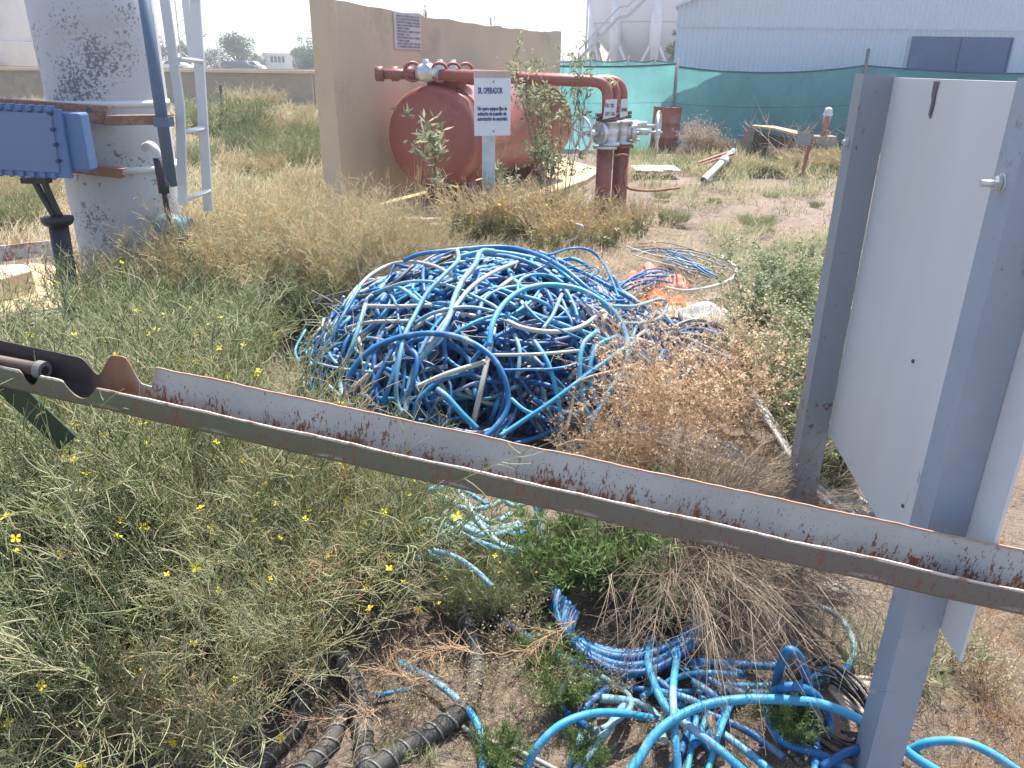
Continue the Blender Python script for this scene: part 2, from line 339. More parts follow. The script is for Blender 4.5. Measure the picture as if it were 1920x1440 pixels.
# three delivery pipes over the tank
PX = Vector((1, -.28, 0)).normalized()
K0 = Vector((.97, 8.35, 0))
M_tagplate = worn('white_plate', (.66, .68, .70), (.6, .62, .64), 8, .6)
for i in range(3):
    base = K0+Vector((.115*i-.03, .30*i, 0)); zt = 1.475
    lab = ['nearest of the three dark red pipes that bend down to the valves', 'middle of the three dark red pipes that bend down to the valves', 'farthest of the three dark red pipes that bend down to the valves'][i]
    e = empty('delivery_pipe', base, lab, 'pipe', 'dark red pipes over the tank')
    left = Vector((-1.42+.12*i, base.y+.36, 1.515))
    elb = [base+Vector((-.32, 0, zt)), base+Vector((-.16, 0, zt)), base+Vector((-.06, 0, zt-.03)), base+Vector((-.01, 0, zt-.11)), base+Vector((0, 0, zt-.25))]
    mb = MB(); mb.tube([left, left+Vector((.36, 0, 0))], .052, 16); mb.build('pipe', M_red, e)
    pts = [left+Vector((.62, 0, 0))]+spline(elb, 5)+[base+Vector((0, 0, 1.15))]
    mb = MB(); mb.tube(pts, .056, 16); mb.build('pipe', M_red, e)
    mb = MB(); mb.tube([left-Vector((.05, 0, 0)), left+Vector((.03, 0, 0))], .075, 16); mb.build('end_flange', M_red, e)
    mb = MB(); mb.lathe([(0, 0), (.11, 0), (.11, .035), (0, .035)], Matrix.Translation(base+Vector((0, 0, 1.135))), 20); mb.lathe([(0, 0), (.11, 0), (.11, .03), (0, .03)], Matrix.Translation(base+Vector((0, 0, 1.095))), 20); mb.build('flange', worn('dark_rusty_flange', (.12, .06, .06), None, 10, .6), e)
    # top valve with its pair of hoops
    for s_ in (.34, .62):
        cc = left+Vector((s_, -.01, .015)); mb = MB(); mb.torus(cc+Vector((0, -.02, .01)), Matrix.Rotation(R(90), 3, 'X') @ Matrix.Rotation(R(25), 3, 'Y'), .088, .017); mb.torus(cc+Vector((0, .03, .01)), Matrix.Rotation(R(90), 3, 'X') @ Matrix.Rotation(R(25), 3, 'Y'), .088, .017); mb.build('hoop_flange', M_red, e)
    mb = MB(); cc = left+Vector((.48, -.01, .02)); mb.tube([cc-Vector((.11, 0, 0)), cc-Vector((.05, 0, 0)), cc, cc+Vector((.06, 0, 0)), cc+Vector((.12, 0, 0))], [.06, .085, .095, .085, .06], 14); mb.tube([cc, cc+Vector((0, -.09, .04))], .045, 12); mb.tube([cc, cc+Vector((0, 0, .13))], .03, 10); mb.build('valve_body', M_silver, e)
# gate valves and red riser columns
VC = []
for i in range(2):
    base = K0+Vector((.01+.14*i, .0+.62*i, 0)) if i == 0 else K0+Vector((.165, .16, 0))
    lab = ['silver gate valve with a five spoke handwheel facing the camera, on the front red column', 'silver gate valve with its handwheel turned sideways, behind the front one'][i]
    e = empty('gate_valve', base+Vector((0, 0, .7)), lab, 'valve', 'silver gate valves')
    zc = .985; mb = MB()
    mb.lathe([(0, -.13), (.11, -.13), (.11, -.10), (.075, -.09), (.09, -.03), (.095, .03), (.075, .08), (.1, .09), (.1, .11), (0, .11)], Matrix.Translation(base+Vector((0, 0, zc))), 24); mb.build('valve_body', M_silver, e)
    dr = Vector((-.82, -.5, -.02)).normalized() if i == 0 else Vector((.93, -.2, 0)).normalized()
    c_ = base+Vector((0, 0, zc)); Q = dr.to_track_quat('Z', 'Y').to_matrix(); wc = c_+dr*.36
    mb = MB(); mb.tube([c_, c_+dr*.13], .075, 18); mb.tube([c_+dr*.11, c_+dr*.15], .115, 18, smooth=False); mb.tube([c_+dr*.15, c_+dr*.27], .035, 12); mb.build('bonnet', M_silver, e)
    for k in range(6):
        a_ = k*math.pi/3; mb = MB(); bo = c_+dr*.155+Q @ Vector((.095*math.cos(a_), .095*math.sin(a_), 0)); mb.tube([bo, bo+dr*.02], .012, 6, smooth=False); mb.build('bolt', M_silver, e)
    mb = MB(); mb.torus(wc, Q, .165, .013, 32, 8); mb.tube([wc-dr*.02, wc+dr*.03], .03, 12)
    for k in range(5):
        a_ = R(90)+k*2*math.pi/5; mb.tube([wc, wc+Q @ Vector((.165*math.cos(a_), .165*math.sin(a_), 0))], .010, 6)
    mb.build('handwheel', M_silver, e)
    mb = MB(); mb.tube([wc-dr*.1, wc+dr*.05], .012, 8); mb.build('stem', M_silver, e)
e = empty('gate_valve', K0+Vector((.24, .95, .7)), 'smaller silver valve with a slim upright handwheel, rightmost of the group', 'valve', 'silver gate valves')
c_ = K0+Vector((.24, .9, 1.0)); dr = Vector((1, -.35, 0)).normalized(); Q = dr.to_track_quat('Z', 'Y').to_matrix()
mb = MB(); mb.tube([c_-dr*.1, c_+dr*.3], .05, 14); mb.build('valve_body', M_silver, e)
mb = MB(); wc = c_+dr*.42; mb.torus(wc, Q, .155, .014); mb.tube([c_, wc+dr*.03], .018, 8)
for k in range(5): mb.tube([wc, wc+Q @ Vector((.15*math.cos(k*1.257), .15*math.sin(k*1.257), 0))], .01, 6)
mb.build('handwheel', M_silver, e)
for i, (dx, dy) in enumerate(((-.03, 0), (.165, .16))):
    o = empty('riser_column', K0+Vector((dx, dy, 0)), ['front dark red pipe column rising from the weeds to the handwheel valve', 'second dark red pipe column close behind the front one'][i], 'pipe', 'dark red riser columns')
    mb = MB(); b0 = K0+Vector((dx, dy, 0)); mb.tube([b0+Vector((0, 0, -.02)), b0+Vector((0, 0, .82))], .083, 24); mb.build('column', M_red, o)
    mb = MB(); mb.lathe([(0, .0), (.125, .0), (.125, .03), (0, .03)], Matrix.Translation(b0+Vector((0, 0, .821))), 24); mb.build('cap_flange', M_silver if i == 0 else M_red, o)
mb = MB(); b0 = K0+Vector((.17, .36, 0)); mb.tube(spline([b0+Vector((-.12, -.47, .76)), b0+Vector((0, -.47, .77)), b0+Vector((.02, -.45, .70)), b0+Vector((.03, -.4, .45)), b0+Vector((.35, -.1, .36)), b0+Vector((.75, .3, .34))], 6), .014, 8)
o = mb.build('drain_pipe', M_rust); tag(o, 'thin bent rusty drain line running right from the red columns', 'pipe')
# two tag plates on the pipes
for i, (pp, tx, lab) in enumerate((([(1136, 187), (1158, 186), (1154, 219), (1130, 224)], ['TK TK', '137 136'], 'white tag plate lettered TK TK 137 136 tied to the red down pipes'), ([(1165, 186), (1177, 185), (1177, 217), (1162, 221)], ['LINEA'], 'narrow white tag plate lettered LINEA right of the other tag'))):
    Yp = 8.20+.02*i; P4 = [AY(x_, y_, Yp) for x_, y_ in pp]
    e = empty('tag_plate', P4[3], lab, 'sign', 'white tag plates on the pipes'); mb = MB(); mb.prism(P4, (0, .006, 0)); mb.build('plate', M_tagplate, e)
    hgt = P4[0].z-P4[3].z; wdt = P4[2].x-P4[3].x
    for k, s in enumerate(tx):
        t = text(s, hgt*.26, M_inkgrey, e, Matrix.Translation(Vector((P4[3].x+wdt*.12, Yp-.003, P4[3].z+hgt*((.62-.42*k) if i == 0 else .36)))) @ Matrix.Rotation(R(90), 4, 'X'), bold=.0015)
        xs_ = [v_.co.x for v_ in t.data.vertices]; f = wdt*.76/(max(xs_)-min(xs_)); x0 = min(xs_)
        for v_ in t.data.vertices: v_.co.x = x0+(v_.co.x-x0)*f
# ---------- operator notice
e = empty('notice_sign', (-.26, 8.05, 0), 'white notice headed SR. OPERADOR on a grey post in front of the red tank', 'sign')
P4 = [AY(893, 133, 8.0), AY(959, 131, 8.12), AY(957, 249, 8.12), AY(890, 255, 8.0)]
h_ = P4[0].z-P4[3].z; P4[2].z = P4[3].z; P4[0] = P4[3]+Vector((0, 0, h_)); P4[1] = P4[2]+Vector((0, 0, h_))
vx = (P4[2]-P4[3]); vx.normalize(); vy = Vector((0, 0, 1)); nn = vx.cross(vy).normalized()
mb = MB(); mb.prism(P4, -nn*.012 if nn.y > 0 else nn*-.012); mb.build('panel', worn('notice_white', (.66, .71, .76), (.62, .67, .72), 6, .5), e)
wdt = (P4[2]-P4[3]).length; hgt = P4[0].z-P4[3].z
Rt = Matrix(((vx.x, 0, nn.x, 0), (vx.y, 0, nn.y, 0), (vx.z, 1, nn.z, 0), (0, 0, 0, 1)))
mb = MB(); fo = nn*.002 if nn.y < 0 else nn*.002
top = [P4[0], P4[1], P4[1]-vy*hgt*.10, P4[0]-vy*hgt*.10]; mb.prism([p_+nn*.0015 for p_ in top], nn*.002); mb.build('band', worn('pink_band', (.55, .40, .38), None, 5, .6), e)
for tx, fx, fz, sz, wf in (('SR. OPERADOR', .09, .66, .115, .68), ('No opere equipos fijos de', .08, .40, .075, .82), ('extinción de incendio sin', .08, .32, .075, .80), ('autorización de seguridad.', .08, .24, .075, .84), ('▲', .47, .84, .03, .03), ('▼', .47, .07, .03, .03)):
    if tx in '▲▼':
        mb = MB(); c_ = P4[3]+vx*wdt*.52+vy*hgt*fz+nn*.004; mb.tube([c_, c_+nn*.006], .008, 8); mb.build('screw', M_inkgrey, e); continue
    org = P4[3]+vx*wdt*fx+vy*hgt*fz+nn*.003
    t = text(tx, hgt*sz*1.15, M_ink, e, Matrix.Translation(org) @ Rt, bold=.0016)
    ss = [(v_.co-org).dot(vx) for v_ in t.data.vertices]; f = wdt*wf/max(ss)
    for v_, s in zip(t.data.vertices, ss): v_.co += vx*(s*(f-1))
mb = MB(); a = AY(903, 250, 8.05); b_ = AY(928, 250, 8.05); mb.box(((a.x+b_.x)/2, 8.16, .62), (b_.x-a.x, .05, 1.26)); mb.build('post', worn('pale_blue_post', (.55, .62, .68), None, 6, .5), e)

# ---------- green shade net fences
def netmat(name, col, alpha):
    mt, n, b = newmat(name); v = objco(n)
    c = mixc(n, maprange(n, noise(n, 1.6, 7, .7, v), .3, .7), col, tuple(q*.7 for q in col)); n.links.new(c, b.inputs['Base Color']); b.inputs['Roughness'].default_value = .8
    t = n.nodes.new('ShaderNodeBsdfTranslucent'); n.links.new(c, t.inputs[0]); tr = n.nodes.new('ShaderNodeBsdfTransparent')
    m1 = n.nodes.new('ShaderNodeMixShader'); m1.inputs[0].default_value = .6; n.links.new(b.outputs[0], m1.inputs[1]); n.links.new(t.outputs[0], m1.inputs[2])
    m2 = n.nodes.new('ShaderNodeMixShader'); m2.inputs[0].default_value = alpha; n.links.new(m1.outputs[0], m2.inputs[1]); n.links.new(tr.outputs[0], m2.inputs[2])
    n.links.new(m2.outputs[0], n.nodes['Material Output'].inputs[0]); return mt
M_net = netmat('green_net', (.19, .49, .49), .08); M_net2 = netmat('green_net_far', (.12, .36, .37), .2)
M_cord = flat('dark_green_cord', (.03, .10, .12), .8); M_fpost = worn('fence_post', (.22, .22, .22), (.16, .16, .16), 8, .7)
def net(label, spans, Y, mat_, post_h):
    e = empty('net_fence', (spans[0][0], Y, 0), label, 'fence')
    mb = MB(); cd = MB()
    for x0, x1, z0, z1, sag in spans:
        n_ = 26; rows = 7; k = len(mb.v); vv = []
        for i in range(n_+1):
            u = i/n_; zt = z0+(z1-z0)*u-sag*4*u*(1-u); x_ = x0+(x1-x0)*u
            for j in range(rows+1): vv.append((x_, Y+.05*math.sin(u*9+j*.7)*math.sin(j/rows*3.14)+.012*math.sin(i*1.9+j), -.02+(zt+.02)*j/rows))
        mb.add(vv, [(i*(rows+1)+j, (i+1)*(rows+1)+j, (i+1)*(rows+1)+j+1, i*(rows+1)+j+1) for i in range(n_) for j in range(rows)], True)
        cd.tube([vv[i*(rows+1)+rows] for i in range(n_+1)], .016, 6)
        for j in (2, 4): cd.tube([Vector(vv[i*(rows+1)+j])+Vector((0, -.006, 0)) for i in range(n_+1)], .004, 4)
    mb.build('net', mat_, e); cd.build('cord', M_cord, e)
    for x_, z_ in post_h:
        p_ = MB(); p_.tube([(x_, Y+.0, -.05), (x_+.0, Y+.0, z_)], .035, 10); p_.build('post', M_fpost, e)
    return e
YF = 17.0
def xz(px, py, Y=YF): q_ = AY(px, py, Y); return q_.x, q_.z
xs0, zs0 = xz(1030, 122); xs1, zs1 = xz(1270, 119); xs2, zs2 = xz(1622, 121); xs3, zs3 = xz(1950, 128)
net('green shade net fence with a sagging top edge along the back of the yard', [(xs0-.6, xs1, zs0+.02, zs1, .055), (xs1, xs2, zs1-.05, zs2-.02, .13), (xs2, xs3+2.5, zs2-.02, zs2-.05, .10)], YF, M_net, [(xs0-.6, zs0), (xs1, zs1+.11), (xs2+.02, zs2+.30), (xs3+2.5, zs3)])
sp = []; ph = []
for a_, b2 in ((1000, 1108), (1108, 1178), (1178, 1228), (1228, 1272)):
    (xa, za), (xb, zb) = xz(a_, 112, 26), xz(b2, 112, 26); sp.append((xa, xb, za, zb, .06)); ph.append((xb, zb+.12))
net('farther dark green net strip with closer posts showing above the near net', sp, 26, M_net2, ph)

# ---------- corrugated shed
e = empty('metal_shed', (3.6, 18.2, 0), 'pale blue grey corrugated metal shed with a dark window behind the net fence', 'building')
XL = AY(1272, 12, 18.0).x; ZE = AY(1272, 12, 18.0).z; XR = XL+13; mb = MB(); rb = .105; n_ = int((XR-XL)/rb*4); sl_ = .40; vv = []
for i in range(n_+1):
    x_ = XL+i*rb/4; d_ = (0, .014, .028, .014)[i % 4]*1.0; zt = ZE+min(x_-XL, XR-x_)*sl_
    vv += [(x_, 18.0+d_, -.05), (x_, 18.0+d_, zt)]
mb.add(vv, [(2*i, 2*i+2, 2*i+3, 2*i+1) for i in range(n_)])
XB = XL*30/18+.5
mb.add([(XL, 18.0, -.05), (XB, 30, -.05), (XB, 30, ZE), (XL, 18.0, ZE), (XR, 18.0, -.05), (XR+2.8, 30, -.05), (XR+2.8, 30, ZE), (XR, 18.0, ZE)], [(1, 0, 3, 2), (4, 5, 6, 7)])
M_shed = worn('blue_grey_sheet', (.58, .635, .70), (.55, .605, .67), .6, .5)
mb.build('wall', M_shed, e)
mb = MB(); xm = (XL+XR)/2; zm = ZE+(xm-XL)*sl_; th = Vector((0, 0, .05))
mb.prism([(XL-.08, 17.9, ZE-.03), (xm, 17.9, zm), (xm+2.8, 30.1, zm), (XB-.08, 30.1, ZE-.03)], th); mb.prism([(xm+.001, 17.9, zm), (XR+.12, 17.9, ZE-.045), (XR+2.9, 30.1, ZE-.045), (xm+2.801, 30.1, zm)], th)
mb.build('roof', worn('roof_sheet', (.6, .64, .68), None, 2, .5), e)
wa = [AY(x_, y_, 17.98) for x_, y_ in ((1706, 68), (1895, 69), (1895, 140), (1706, 140))]
zt_, zb_ = wa[0].z, wa[2].z-.15; x0_, x1_ = AY(1706, 100, 17.97).x, AY(1893, 100, 17.97).x
mb = MB(); mb.box(((x0_+x1_)/2, 17.985, (zt_+zb_)/2), (x1_-x0_, .02, zt_-zb_)); win = mb.build('window', worn('dusty_dark_pane', (.07, .12, .23), (.09, .145, .26), 2, .35, spots=[((.16, .2, .28), 3, .6, .8, 0)]), e)
for k in (0, .5, 1):
    f_ = MB(); f_.box((x0_+(x1_-x0_)*k, 17.965, (zt_+zb_)/2), (.03, .025, zt_-zb_)); f_.build('frame', flat('frame_blue', (.12, .17, .27), .5), win)
mb = MB(); z5 = AY(1500, 52, 17.97).z
mb.box((XL+6.5, 17.985, z5), (12.9, .02, .02)); mb.build('lap_joint', M_shed, e)

# ---------- white sphere tank
SC = Vector((0, 92, 8.6)); SC.x = AY(1230, 40, 92).x; SR = 7.4
e = empty('sphere_tank', (SC.x, 92, 0), 'huge white spherical gas tank on braced legs with a zigzag stair in the distance', 'tank')
mb = MB(); prof = [(SR*math.sin(t), -SR*math.cos(t)) for t in [math.pi*i/40 for i in range(41)]]; mb.lathe(prof, Matrix.Translation(SC), 80); M_sph = worn('sphere_white', (.52, .56, .62), (.48, .52, .58), .3, .5, spots=[((.5, .55, .62), .5, .55, .75, 0)])
mb.build('shell', M_sph, e)
mb = MB()
for z_ in (.12, -.36): mb.lathe([(math.sqrt(1-z_*z_)*SR, z_*SR-.03), (math.sqrt(1-z_*z_)*SR+.05, z_*SR-.02), (math.sqrt(1-z_*z_)*SR+.05, z_*SR+.05), (math.sqrt(1-z_*z_)*SR, z_*SR+.06)], Matrix.Translation(SC), 80)
mb.build('seam', flat('seam_grey', (.25, .28, .34), .6), e)
M_leg = worn('leg_white', (.68, .71, .75), None, 1, .5); NL = 10; legs = []
for k in range(NL):
    a_ = R(9)+2*math.pi*k/NL; legs.append(SC+Vector((math.cos(a_)*SR*.93, math.sin(a_)*SR*.93, 0)))
for k, l_ in enumerate(legs):
    mb = MB(); b_ = Vector((l_.x, l_.y, 0)); mb.tube([b_, b_+Vector((0, 0, 3.6)), b_+Vector((0, 0, 3.7)), b_+Vector((0, 0, 8.4))], [.42, .42, .58, .58], 14); mb.build('leg', M_leg, e)
    nx = legs[(k+1) % NL]; c_ = Vector((nx.x, nx.y, 0)); mid = (b_+c_)/2
    mb = MB(); mb.tube([b_+Vector((0, 0, 4.6)), mid+Vector((0, 0, .6))], .16, 8); mb.build('brace', M_leg, e); mb = MB(); mb.tube([c_+Vector((0, 0, 4.6)), mid+Vector((0, 0, .6))], .16, 8); mb.build('brace', M_leg, e)
mb = MB(); st = [AY(1085, 112, 82), AY(1160, 33, 82), AY(1176, 31, 82), AY(1210, -2, 82), AY(1240, -25, 82)]
for i in range(len(st)-1):
    for o_ in (0, .9): mb.bar(st[i]+Vector((0, 0, o_)), st[i+1]+Vector((0, 0, o_)), .12, .16 if o_ else .3)
mb.build('stair', flat('stair_grey', (.3, .33, .38), .6), e)
mb = MB(); mb.tube([SC+Vector((-SR-.15, -1, -8.6)), SC+Vector((-SR-.15, -1, .5))]+[SC+Vector((-(SR+.2)*math.cos(t), -1, (SR+.2)*math.sin(t))) for t in (.2, .5, .8, 1.1)], .12, 8); mb.build('pipe', M_leg, e)

# ---------- distant buildings, poles, cars
def at(px, Y): return AY(px, 115, Y).x
e = empty('field_building', (at(526, 120), 120, 0), 'small white flat roofed building with a dark strip window among the far trees', 'building')
x0_, x1_ = at(497, 120), at(575, 120); z1_ = AY(520, 103, 120).z
mb = MB(); mb.box(((x0_+x1_)/2, 122, z1_/2), (x1_-x0_, 4, z1_)); mb.build('wall', M_tankwhite, e)
mb = MB(); mb.box(((x0_+x1_)/2, 122, z1_+.12), (x1_-x0_+.5, 4.6, .24)); mb.build('roof', M_white, e)
zz0, zz1 = AY(510, 117, 120).z, AY(510, 106, 120).z
mb = MB(); mb.box(((at(507, 120)+at(535, 120))/2, 119.97, (zz0+zz1)/2), (at(535, 120)-at(507, 120), .08, zz1-zz0)); win = mb.build('window', M_darkglass, e)
for px in (507, 514, 521, 528, 535):
    mb = MB(); mb.box((at(px, 120), 119.9, (zz0+zz1)/2), (.12, .08, zz1-zz0)); mb.build('mullion', M_white, win)
def lamp(px, Y, top, arm, label):
    e = empty('street_lamp', (at(px, Y), Y, 0), label, 'street lamp'); z_ = AY(px, top, Y).z; x_ = at(px, Y)
    mb = MB(); mb.tube([(x_, Y, 0), (x_, Y, z_)], [.14, .07], 8); mb.build('pole', M_greymetal, e)
    mb = MB(); mb.tube(spline([(x_, Y, z_-.2), (x_+arm*.3, Y, z_+.3), (x_+arm, Y, z_+.55)], 5), .05, 6); mb.build('arm', M_greymetal, e)
    mb = MB(); mb.box((x_+arm*1.15, Y, z_+.53), (abs(arm)*.4, .3, .16)); mb.build('lamp_head', M_greymetal, e, bev=.03)
lamp(411, 100, 78, -1.35, 'slim grey street lamp in front of the round green tree')
lamp(384, 95, 74, .5, 'short armed lamp pole beside the right ladder rail in the distance')
e = empty('lattice_pylon', (at(358, 110), 110, 0), 'thin lattice antenna mast far away between the ladder rails', 'mast')
mb = MB(); xp = at(355, 110)
for dx in (-.7, .7):
    mb.tube([(xp+dx*1.6, 110, 0), (xp+dx*.5, 110, 22)], .09, 6)
for k in range(14):
    z_ = k*1.5; w_ = .7*(1.6-1.1*z_/22); w2 = .7*(1.6-1.1*(z_+1.5)/22); mb.tube([(xp-w_, 110, z_), (xp+w2, 110, z_+1.5)], .05, 5); mb.tube([(xp+w_, 110, z_), (xp-w2, 110, z_+1.5)], .05, 5)
mb.build('lattice', M_greymetal, e)
for z_ in (12.2, 9.9):
    mb = MB(); mb.box((xp, 110, z_), (5.5, .15, .15)); mb.build('cross_arm', M_greymetal, e)
def car(px, Y, col, label, l_=4.2):
    x_ = at(px, Y); e = empty('parked_car', (x_, Y, .5), label, 'car', 'cars parked beyond the low wall'); pm = flat('car_paint', col, .3)
    pr = [(-.5, .35), (-.5, .75), (-.42, .85), (-.25, .9), (-.14, 1.35), (.2, 1.38), (.34, .95), (.47, .85), (.5, .6), (.5, .35)]
    mb = MB(); mb.prism([(x_+a_*l_, Y-.85, z_+.5) for a_, z_ in pr], (0, 1.7, 0)); mb.build('body', pm, e, bev=.06)
    mb = MB(); mb.prism([(x_+a_*l_, Y-.87, z_+.5) for a_, z_ in ((-.22, .93), (-.13, 1.3), (.18, 1.32), (.29, .95))], (0, .02, 0)); mb.build('window', M_darkglass, e)
    for s in (-.3, .3):
        mb = MB(); mb.tube([(x_+s*l_, Y-.9, (.84)), (x_+s*l_, Y-.68, .84)], .33, 16); mb.build('wheel', M_black, e)
mb = MB(); mb.prism([(-60, 100, -.1), (20, 100, -.1), (20, 100, .5), (-60, 100, .5)], (0, 60, 0)); o = mb.build('car_park', M_tancap); tag(o, kind='structure')
car(431, 104, (.25, .06, .05), 'dark red car parked beyond the low wall under the trees')
car(450, 103, (.05, .07, .13), 'dark blue car parked just right of the red one')
car(468, 104, (.7, .7, .7), 'white car parked nearest to the white building, half hidden by the wall', 3.6)
car(325, 104, (.6, .62, .63), 'pale car seen between the blue grey pole and the ladder')
# ================================================================ things in the yard, far to near
def ext(mb, pts, Y, t, dy=0.0):
    """outline given on the vertical plane at distance Y, with real thickness t"""
    mb.prism([AY(x_, y_, Y)+Vector((0, dy, 0)) for x_, y_ in pts], (0, t, 0)); return mb
# red drum
p = G(1243, 283); e = empty('steel_drum', p, 'dark red steel drum standing in front of the green net fence', 'drum'); mb = MB(); r_ = .285
mb.lathe([(0, 0), (r_, 0), (r_, .28), (r_+.012, .29), (r_, .30), (r_, .56), (r_+.012, .57), (r_, .58), (r_, .84), (r_+.012, .855), (r_, .87), (r_-.02, .868), (r_-.02, .845), (0, .845)], Matrix.Translation(p) @ Matrix.Rotation(R(2), 4, 'Y'), 40); mb.build('body', M_red, e)
mb = MB(); mb.torus(p+Vector((.03, 0, .865)), Matrix.Identity(3), r_, .014, 40); mb.build('rim', M_red, e)
# red standpipe with white cap on a concrete block
p = G(1545, 296); e = empty('hydrant_post', p, 'slim red standpipe with a pale round cap on a concrete block near the net fence', 'standpipe')
hz = AY(1547, 200, p.y).z; mb = MB(); x_ = AY(1542, 262, p.y).x
mb.tube([(x_, p.y, .2), (x_+.03, p.y, hz-.1)], .07, 18); mb.build('pipe', M_red, e)
mb = MB(); mb.lathe([(.085, -.10), (.085, -.05), (.07, -.04), (.075, 0), (.055, .05), (0, .065)], Matrix.Translation((x_+.03, p.y, hz-.07)), 20); mb.build('cap', M_white, e)
mb = MB(); mb.box((x_+.02, p.y+.05, .2), (.42, .4, .44)); mb.build('block', worn('block_concrete', (.36, .33, .29), None, 6, .9), e, bev=.02)
# rusty tipped trough with pale planks
p = G(1440, 300); Yt = p.y; e = empty('broken_trough', p, 'tipped rusty sheet trough with sagging tan boards on top, beside the dry brush', 'trough')
mb = MB(); ext(mb, [(1410, 240), (1418, 242), (1402, 290), (1395, 300), (1392, 297), (1402, 275)], Yt-.35, .5); mb.build('side_plate', worn('grey_brown_steel', (.22, .19, .17), None, 8, .8), e)
mb = MB(); ext(mb, [(1413, 246), (1500, 262), (1552, 272), (1548, 298), (1470, 300), (1404, 296)], Yt+.1, .04); mb.build('back_plate', worn('dark_brown_steel', (.15, .12, .11), None, 8, .85), e)
mb = MB(); a0 = [AY(x_, y_, Yt-.25) for x_, y_ in ((1409, 239), (1450, 244), (1497, 256))]; b0 = [AY(x_, y_, Yt+.25) for x_, y_ in ((1414, 238), (1452, 240), (1494, 249))]
for i in range(2): mb.prism([a0[i], a0[i+1], b0[i+1], b0[i]], (0, 0, .04))
mb.build('board', worn('tan_board', (.50, .36, .22), (.42, .29, .18), 8, .85), e)  # tan is the boards' own colour
mb = MB(); q_ = AY(1397, 300, Yt-.3); mb.box((q_.x, q_.y, q_.z/2), (.05, .05, q_.z)); mb.build('leg', M_rust, e)
# grey plate sign on a stake
p = G(1504, 336); e = empty('stake_sign', p, 'small blank grey plate on a leaning rusty stake in the dry grass', 'sign')
mb = MB(); ext(mb, [(1496, 247), (1522, 251), (1520, 273), (1493, 270)], p.y, .012); mb.build('plate', worn('plate_grey', (.27, .28, .28), None, 8, .7), e)
mb = MB(); q0, q1 = AY(1524, 253, p.y), AY(1504, 334, p.y); q0.y += .035; q1.y += .035; mb.bar(q0, q1, .045, .045, Vector((0, 1, 0))); mb.build('stake', M_rust, e)
# white pipe lying, pinkish boards, white sheets
M_pvc = worn('chalky_white_pipe', (.64, .62, .58), (.52, .5, .46), 6, .7)
def hollow(mb, a, b, r, n=18):
    a, b = Vector(a), Vector(b); d = (b-a).normalized(); mb.tube([a, b], r, n, False); mb.tube([b, a], r*.82, n, False); mb.tube([a+d*.12, b-d*.12], r*.83, n)
a, b_ = G(1319, 338, .07), G(1376, 283, .30); mb = MB(); hollow(mb, a, b_, .05); e = empty('fallen_pipe', (a.x, a.y, 0), 'long chalky white pipe lying with its open end toward the camera on the pinkish gravel', 'pipe'); mb.build('pipe', M_pvc, e)
mb = MB(); mb.tube([a.lerp(b_, .55), a.lerp(b_, .68)], .075, 14); mb.build('socket', M_pvc, e)
for i, (u, v_, lb) in enumerate((((1309, 305), (1374, 283), 'upper pinkish red board end lying over the tumbleweed edge'), ((1316, 309), (1377, 288), 'lower pinkish red board beside the fallen white pipe'))):
    mb = MB(); mb.bar(G(*u, .12), G(*v_, .32), .11, .03); o = mb.build('red_board', worn('faded_red_board', (.36, .13, .11), (.42, .2, .17), 7, .8)); tag(o, lb, 'board', 'red boards by the fallen pipe')
mb = MB(); mb.bar(G(1366, 308, .0), G(1383, 262, .5), .03, .03); mb.bar(G(1385, 300, .0), G(1362, 270, .42), .025, .025); o = mb.build('crossed_sticks', worn('dry_stick', (.3, .2, .13), None, 10, .9)); tag(o, 'two dry crossed sticks standing against the fallen pipe', 'sticks')
M_sheet = worn('white_sheet', (.8, .8, .8), None, 5, .6)
for px, py, w_, d_, lb in ((1212, 315, .42, .35, 'smaller white sheet flat on the weeds behind the red columns'), (1237, 314, .55, .32, 'larger bright white sheet flat on the weeds right of the other')):
    c_ = G(px, py, .12); vv = []; mb = MB()
    for i in range(7):
        for j in range(5): vv.append((c_.x+(i/6-.5)*w_+.02*math.sin(j*3), c_.y+(j/4-.5)*d_*2+.03*math.sin(i*2), .12+.006*math.sin(i*2+j)))
    mb.add(vv, [(i*5+j, (i+1)*5+j, (i+1)*5+j+1, i*5+j+1) for i in range(6) for j in range(4)], True); o = mb.build('white_sheet', M_sheet); tag(o, lb, 'sheet', 'white sheets on the weeds')
    s_ = o.modifiers.new('thickness', 'SOLIDIFY'); s_.thickness = .006
mb = MB(); mb.bar(G(1345, 315, .05), G(1395, 316, .05), .05, .04); mb.bar(G(1355, 308, .04), G(1560, 312, .04), .04, .04); o = mb.build('long_laths', worn('pale_lath', (.5, .46, .4), None, 9, .8)); tag(o, 'pale laths lying end to end in the weeds below the trough', 'laths')
mb = MB(); a = G(1378, 300); b_ = G(1400, 282); mb.prism([G(1372, 302), G(1398, 303), G(1404, 283), G(1384, 283)], (0, 0, .1)); o = mb.build('concrete_pad', M_tancap); tag(o, 'small sunlit tan concrete pad between the fallen pipe and the trough', 'pad')
mb = MB(); mb.prism([G(1320, 320), G(1333, 320), G(1333, 326), G(1320, 326)], (0, 0, .12)); o = mb.build('timber_block', worn('grey_block', (.2, .2, .2), None, 8, .8)); tag(o, 'dark short block just above the open end of the fallen white pipe', 'block')
